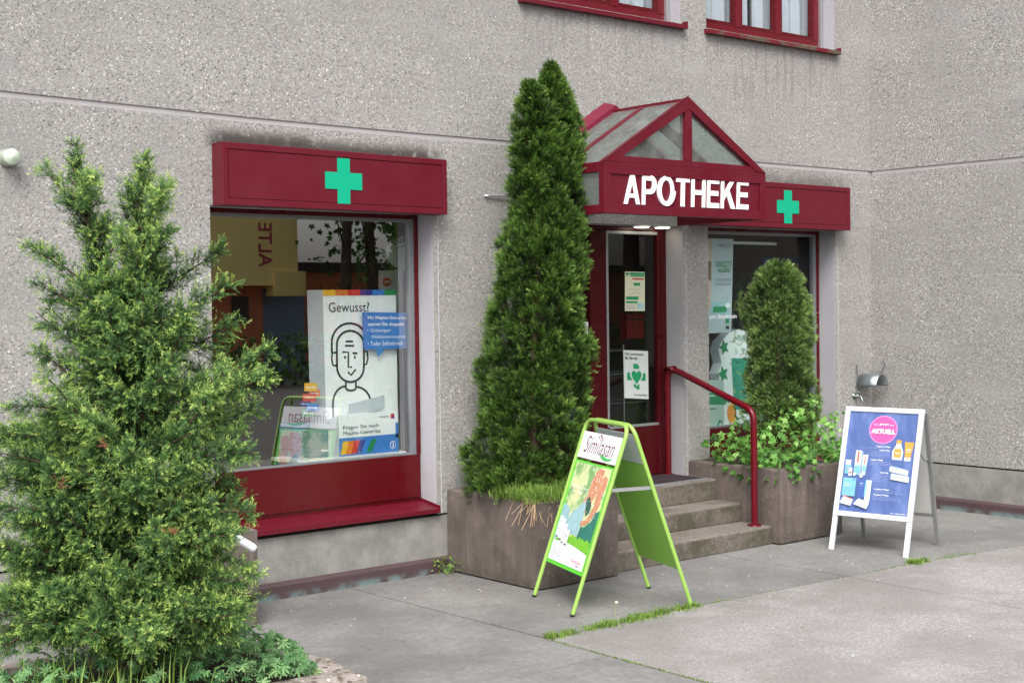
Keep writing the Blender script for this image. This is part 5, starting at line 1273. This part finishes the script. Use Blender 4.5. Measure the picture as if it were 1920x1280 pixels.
# lobed leaves --------------------------------------------------------------------
def lobed(n=5, deep=.45, teeth=1):
    pts = []
    for k in range(n):
        a = math.radians(-125+250*k/(n-1)); L = (1, .95, 1.15, .95, 1)[k] if n == 5 else 1
        pts.append((L*math.cos(a)*.5+.0, L*math.sin(a)*.5)) if False else None
    out = []
    m = n*2-1
    for j in range(m):
        a = math.radians(-130+260*j/(m-1)); r_ = (1.0 if j % 2 == 0 else deep)*(1-.18*abs(j-(m-1)/2)/((m-1)/2))
        if j % 2 == 0 and teeth:
            out += [(r_*.8, a-.14), (r_, a), (r_*.8, a+.14)]
        else: out.append((r_, a))
    V = [(0, 0, 0)]+[(r_*math.cos(a)*.55+.18, r_*math.sin(a)*.55, -.10*r_*r_+.06*math.sin(3*a)) for r_, a in out]
    V = np.array(V); F = np.array([[0, i, i+1] for i in range(1, len(V)-1)])
    return V, F
LV5 = lobed(5, .5); LG7 = lobed(7, .28)
def leaves(name, O, size, T, mat, parent, tint, face=None, upm=.6, tilt=.55):
    N = len(O); d = rng.normal(0, 1, (N, 3)); d[:, 2] *= .35; d = norm(d)
    toward = norm(CP*[1, 1, 1]-O.mean(0)) if face is None else np.array(face)
    nrm = norm(np.array([0, 0, upm])+toward*.5+rng.normal(0, tilt, (N, 3)))
    x = norm(d-nrm*(d*nrm).sum(1, keepdims=True)-np.array([0, 0, .3])); y_ = norm(np.cross(nrm, x)); z = np.cross(x, y_)
    FR = np.stack([x, y_, z], 1); V, F = scatter(T[0], T[1], O, FR, size)
    return npmesh(name, V, F, mat, parent, np.clip(np.repeat(tint, len(T[1])), 0, 1))
# vine in the right planter
vn = plant('vine_plant', 'bright green lobed vine spilling over the rim of the right planter', 'plant', (8.9, -.6, .55))
pts = []
for k in range(900):
    x = rng.uniform(8.50, 9.85); y_ = rng.uniform(-1.0, -.15) if x < 9.3 else rng.uniform(-.9, -.2)
    top = .56+.38*math.exp(-((x-9.15)/.45)**2)+.12*math.sin(x*9)*.5+.1
    if y_ < -.85: top *= .84
    if x > 9.3: top = .62+.35*rng.uniform(0, 1)
    z = rng.uniform(.50, top) if rng.random() < .75 else top*rng.uniform(.95, 1.05); pts.append((x, y_, z))
for k in range(7): pts.append((rng.normal(8.70, .015), -1.0-rng.uniform(0, .03)+.02*k/14, .62-.016*k))
for k in range(12): pts.append((rng.uniform(8.55, 9.3), rng.uniform(-1.04, -.95), rng.uniform(.52, .64)))
pts = np.array(pts); leaves('leaf_mass', pts, rng.uniform(.04, .088, len(pts)), LV5, M['lvine'], vn, .25+.5*(pts[:, 2]-.5)+rng.normal(.12, .18, len(pts)))
b = MB()
for k in range(40):
    p = pts[rng.integers(0, 900)]; b.tube([(8.95+rng.normal(0, .1), -.5, .53), ((8.95+p[0])/2, (-.5+p[1])/2, p[2]*.6+.3), tuple(p)], .003, 5, cap=False)
b.build('stem', plain('green_stem', '5d7a3a', .7), vn)

# blades ----------------------------------------------------------------------------
def blades(name, O, H, W, mat, lean=.45, parent=None, dirs=None):
    N = len(O); a = rng.uniform(0, 2*math.pi, N); h = np.array(H); l = rng.uniform(.1, 1., N)*lean
    dx = np.cos(a)*l; dy_ = np.sin(a)*l; wx, wy = -np.sin(a)*W/2, np.cos(a)*W/2
    V = np.zeros((N, 5, 3)); z0 = np.zeros(N)
    V[:, 0] = O+np.stack([-wx, -wy, z0], 1); V[:, 1] = O+np.stack([wx, wy, z0], 1)
    mid = O+np.stack([dx*h*.35, dy_*h*.35, h*.62], 1); V[:, 2] = mid+np.stack([wx*.8, wy*.8, z0], 1); V[:, 4] = mid-np.stack([wx*.8, wy*.8, z0], 1)
    V[:, 3] = O+np.stack([dx*h, dy_*h, h*(1-.3*l)], 1)
    F = (np.array([[0, 1, 2], [0, 2, 4], [4, 2, 3]])[None]+(np.arange(N)*5)[:, None, None]).reshape(-1, 3)
    return npmesh(name, V.reshape(-1, 3), F, mat, parent, np.clip(np.repeat(rng.normal(.5, .25, N), 3), 0, 1))
# soft green cushion plant on the left planter with dead roots
cu = plant('cushion_plant', 'soft bright green cushion plant on the front rim of the left planter', 'plant', (6.35, -.9, .58))
N = 5200; th_ = rng.uniform(0, 1, N); cx_ = rng.uniform(6.06, 6.78, N)
O = np.stack([cx_, -.86+rng.normal(0, .10, N), .575+.07*rng.uniform(0, 1, N)*(1+.3*np.sin(cx_*23))], 1)
# left-face side of the rim
N2 = 1500; O2 = np.stack([6.03+rng.normal(0, .035, N2), rng.uniform(-1.0, -.55, N2), .575+.06*rng.uniform(0, 1, N2)], 1)
O = np.concatenate([O, O2]); O[:, 1] = np.maximum(O[:, 1], -1.03)
ob = blades('foliage', O, rng.uniform(.02, .085, len(O)), .0035, M['lgrass'], 1.3, cu)
b = MB()
for k in range(34):
    x = rng.normal(6.15, .14); f0 = np.array([max(6.0, x), -.985, .585]) if k % 2 else np.array([6.008, -.98+abs(rng.normal(0, .12)), .585])
    ln = rng.uniform(.04, .17); dv = np.array([rng.normal(0, .05), -.012 if k % 2 else 0, 0])+(np.array([-.012, 0, 0]) if not k % 2 else 0)
    b.tube([f0+[0, .03, .03], f0, f0+dv*.5+[0, 0, -ln*.5], f0+dv+[0, 0, -ln]], .0018, 4, cap=False)
b.build('dry_root', M['dry'], cu)
# weed at the foot of the left planter
wd = plant('weed', 'small leafy weed growing at the back foot of the left planter', 'weed', (5.98, -.06, 0))
O = np.stack([rng.normal(5.95, .05, 90), -abs(rng.normal(.07, .05, 90)), rng.uniform(.005, .12, 90)], 1); leaves('leaf_mass', O, rng.uniform(.018, .035, 90), LV5, M['lgrass'], wd, rng.normal(.35, .2, 90))
# grass in the paving joints
def joint_grass(x0, x1, n, spread, h, dx=0):
    x = rng.uniform(x0, x1, n); nz_ = .5+.28*np.sin(x*17)+.22*np.sin(x*41+1)+.2*np.sin(x*7.3+2); x = x[rng.uniform(0, 1, n) < nz_+.12]; n = len(x); y_ = np.array([yj(v) for v in x])+rng.normal(0, spread, n)+dx; return np.stack([x, y_, np.full(n, -.004)], 1), rng.uniform(.3, 1, n)*h*(.6+.6*np.abs(np.sin(x*13)))
Os, Hs = zip(*[joint_grass(5.2, 6.46, 3600, .024, .045), joint_grass(5.35, 6.40, 1500, .05, .03), joint_grass(6.46, 6.75, 240, .012, .018), joint_grass(6.7, 11, 900, .006, .012), joint_grass(8.40, 8.46, 60, .01, .02), joint_grass(8.60, 8.78, 700, .025, .055), joint_grass(8.9, 9.25, 320, .03, .025), joint_grass(8.2, 8.6, 120, .01, .018)])
og = blades('grass', np.concatenate(Os), np.concatenate(Hs), .004, M['lgrass'], 1.1); tag(og, 'tufts of short grass growing along the paving joint', 'grass', kind='stuff')
x = rng.uniform(0, 1, 500); O = np.stack([5.185+rng.normal(0, .008, 500), -2.05-x*1.6, np.zeros(500)], 1); ob = blades('moss', O, rng.uniform(.004, .014, 500), .004, M['lgrass'], 1.); tag(ob, 'thin line of moss in the joint running towards the viewer', 'moss', kind='stuff')
dn = thing('dandelion', 'single dandelion clock standing in the grass strip', 'flower', (6.02, -1.98, 0)); c_ = onZ(1155, 1160, 0.)
b = MB(); b.tube([tuple(c_), (c_[0], c_[1]+.005, .05), (c_[0]+.005, c_[1], .095)], .0015, 5); b.build('stem', plain('stem_green', '8a9a5a', .7), dn)
b = MB(); b.lathe((c_[0]+.005, c_[1], .10), (0, 0, 1), [(-.012, 0), (-.008, .009), (0, .012), (.008, .009), (.012, 0)], 10); b.build('seed_head', plain('seed_fluff', 'b9b4a4', .9), dn)
# petals and crumbs
b = MB()
for k in range(150):
    x, y_ = rng.uniform(4.3, 10.5), -abs(rng.normal(0, 1.6))-.05; s = rng.uniform(.004, .012)
    a = rng.uniform(0, 6.28); 
    if 6 < x < 9.32 and y_ > -1: y_ -= 1
    if y_ < -6: continue
    b.add([(x+s*math.cos(a+t), y_+s*.7*math.sin(a+t), .002+.003*(j % 2)) for j, t in enumerate((0, 1.3, 2.6, 3.9, 5.1))], [(0, 1, 2, 3, 4)], 0 if rng.random() < .5 else 1)
o_ = b.build('fallen_petals', [plain('petal', 'd8d2cc', .8), plain('leaf_crumb', '7d6a4c', .9)]); tag(o_, 'scattered pale petals and leaf crumbs on the paving', 'litter', kind='stuff')
# ground cover in the front planter
geo_x = np.concatenate([rng.uniform(1.15, 2.66, 620), rng.uniform(2.2, 2.68, 300)]); geo_y = np.concatenate([rng.uniform(-3.74, -2.8, 620), rng.uniform(-3.72, -3.0, 300)])
hz = np.where(geo_x > 2.35, np.interp(geo_x, [2.35, 2.75], [.20, .06]), .16)*np.where(geo_y < -3.62, .7, 1.)
O = np.stack([geo_x, geo_y, .585+hz*rng.uniform(.15, 1, len(geo_x))], 1)
gc = leaves('ground_cover', O, rng.uniform(.035, .065, len(O)), LG7, M['lger'], None, rng.normal(.42, .2, len(O)), upm=1.0, tilt=.4); tag(gc, 'cut-leaved green ground cover filling the front planter', 'ground cover', kind='stuff')
x = rng.uniform(1.15, 2.15, 300); O = np.stack([x, rng.uniform(-3.82, -3.3, 300), np.full(300, .57)], 1)
ob = blades('tall_grass', O, rng.uniform(.08, .27, 300), .005, M['lgrass'], .7); tag(ob, 'long thin grass blades among the ground cover at bottom left', 'grass', kind='stuff')

# ------------------------------------------------------------------ across the street (seen mirrored in the panes)
yb2 = thing('yellow_building', 'yellow building across the street, mirrored in the large window', 'building', (19, -26, 0))
yel = plain('yellow_render', 'ffe08c', .8, var=.05, vs=1); bri = plain('red_brick', 'dc8058', .85, var=.25, vs=2)
b = MB(); b.box(8, 20.7, -34, -26, 2.5, 8); b.box(19.9, 20.9, -26.4, -25.9, 2.2, 2.9); b.build('upper_storey', yel, yb2)
b = MB(); b.box(8, 20, -33, -26.8, 0, 2.49); b.build('ground_floor', bri, yb2)
b = MB(); b.box(19.0, 19.5, -26.79, -26.7, 1.5, 2.2); b.build('window', M['dark_int'], yb2)
A = Art((17.9, -26, 2.9), (17.9, -26, 2.9), (17.9, -26, 2.9), (17.9, -26, 2.9)) if False else Art((20.15, -25.98, 2.95), (19.2, -25.98, 2.95), (19.2, -25.98, 4.4), (20.15, -25.98, 4.4))
A.text('ALTE', .3, .05, .75, .9, plain('crimson_letter', 'b03048', .6), rot=90, l=1, bold=.01); A.build('lettering', yb2)
b = MB(); b.box(20.1, 21.5, -27.2, -27.0, 0, 2.35); b.box(20.05, 21.55, -27.25, -26.95, 2.355, 2.42, mi=1); tag(b.build('garage_gate', [plain('blue_grey_gate', '8a9ab0', .6, var=.15, vs=2), M['dark_int']]), 'blue-grey gate beside the yellow building, mirrored in the large window', 'gate')
b = MB(); b.box(20.9, 45, -36, -30, 0, 3.0); b2_ = b.build('brick_building', bri); tag(b2_, 'long low red brick building across the street beyond the trees', 'building')
b = MB(); b.box(20.7, 46, -36.3, -29.8, 3.0, 3.3); b.build('roof', M['dark_int'], b2_)
ft = leafmat('far_leaves', ['1f3314', '33521f', '4f7a30', '7aa04a'], trans=.3)
def far_tree(x, y_, h, r_, lab, n=5200):
    t = thing('street_tree', lab, 'tree', (x, y_, 0), 'trees across the street'); b = MB()
    b.tube([(x, y_, 0), (x+.1, y_, h*.4), (x-.1, y_, h*.85)], .2, 8, radii=[.28, .2, .06])
    for k in range(9):
        a = k*2.4; z = h*(.35+.05*k); b.tube([(x, y_, z), (x+math.cos(a)*r_*.7, y_+math.sin(a)*r_*.7, z+h*.18)], .06, 5, radii=[.09, .03])
    b.build('trunk', M['bark'], t)
    O = norm(rng.normal(size=(n, 3)))*rng.uniform(.3, 1, (n, 1))**.5*[r_, r_, h*.36]+[x, y_, h*.66]
    keep = (np.sin(O[:, 0]*2.3)+np.sin(O[:, 1]*2.9)+np.sin(O[:, 2]*2.1+1)) > -.9; O = O[keep]
    V, F = scatter(LV5[0], LV5[1], O, frames(rng.normal(size=O.shape)), rng.uniform(.2, .42, len(O))); npmesh('crown', V, F, ft, t, np.clip(np.repeat(rng.normal(.4, .25, len(O)), len(LV5[1])), 0, 1))
for x, y_, h, r_, lab in ((26.2, -27, 11, 2.4, 'broad street tree right of the bare trunks in the reflection'), (28.5, -24, 12, 3.6, 'tall tree added to darken the entrance door reflection'), (33, -22, 12, 4.0, 'wide tree added to darken the right window reflection'), (37, -18, 12, 4.2, 'big tree nearest the wing, added to darken the right window reflection'), (30.5, -17, 9, 3., 'lower tree added before the wide one to darken reflections'), (27.5, -19.5, 13, 4.2, 'very tall added tree whose crown darkens the top of the door reflection'), (41, -27, 15, 5.5, 'largest tree, added at the far end of the row to darken reflections')):  # all but the first are added to darken door and right window reflections
    far_tree(x, y_, h, r_, lab)
for x, lean, lab in ((20.9, .25, 'leftmost of the leaning bare-stemmed trees mirrored in the large window'), (22.0, -.3, 'middle one of the bare-stemmed trees mirrored in the large window'), (23.0, .35, 'rightmost of the bare-stemmed trees mirrored in the large window')):
    t = thing('street_tree', lab, 'tree', (x, -24, 0), 'bare-stemmed trees across the street'); b = MB()
    b.tube([(x, -24, 0), (x+lean*.5, -24, 3), (x+lean*1.6, -24, 9)], .12, 8, radii=[.2, .15, .08])
    for k in range(8):
        a = k*2.4; z = 2.6+.7*k; b.tube([(x+lean*z/6, -24, z), (x+lean*z/6+math.cos(a)*1.1, -24+math.sin(a), z+1.2)], .03, 5, radii=[.04, .012])
    b.build('trunk', M['bark'], t); n = 420
    O = rng.normal(size=(n, 3))*[.5, .5, 2.2]+[x+lean, -24, 4.5]; O = O[O[:, 2] > 1.6]
    V, F = scatter(LV5[0], LV5[1], O, frames(rng.normal(size=O.shape)), rng.uniform(.12, .25, len(O))); npmesh('crown', V, F, ft, t, np.clip(np.repeat(rng.normal(.4, .25, len(O)), len(LV5[1])), 0, 1))
hd_ = thing('hedge', 'green roadside hedge across the street', 'hedge', (24, -21, 0)); n = 2600
O = np.stack([rng.uniform(14, 34, n), rng.normal(-21, .35, n), rng.uniform(.05, 1.25, n)], 1); V, F = scatter(LV5[0], LV5[1], O, frames(rng.normal(size=O.shape)), rng.uniform(.12, .25, n)); npmesh('leaf_mass', V, F, ft, hd_, np.clip(np.repeat(rng.normal(.5, .25, n), len(LV5[1])), 0, 1))
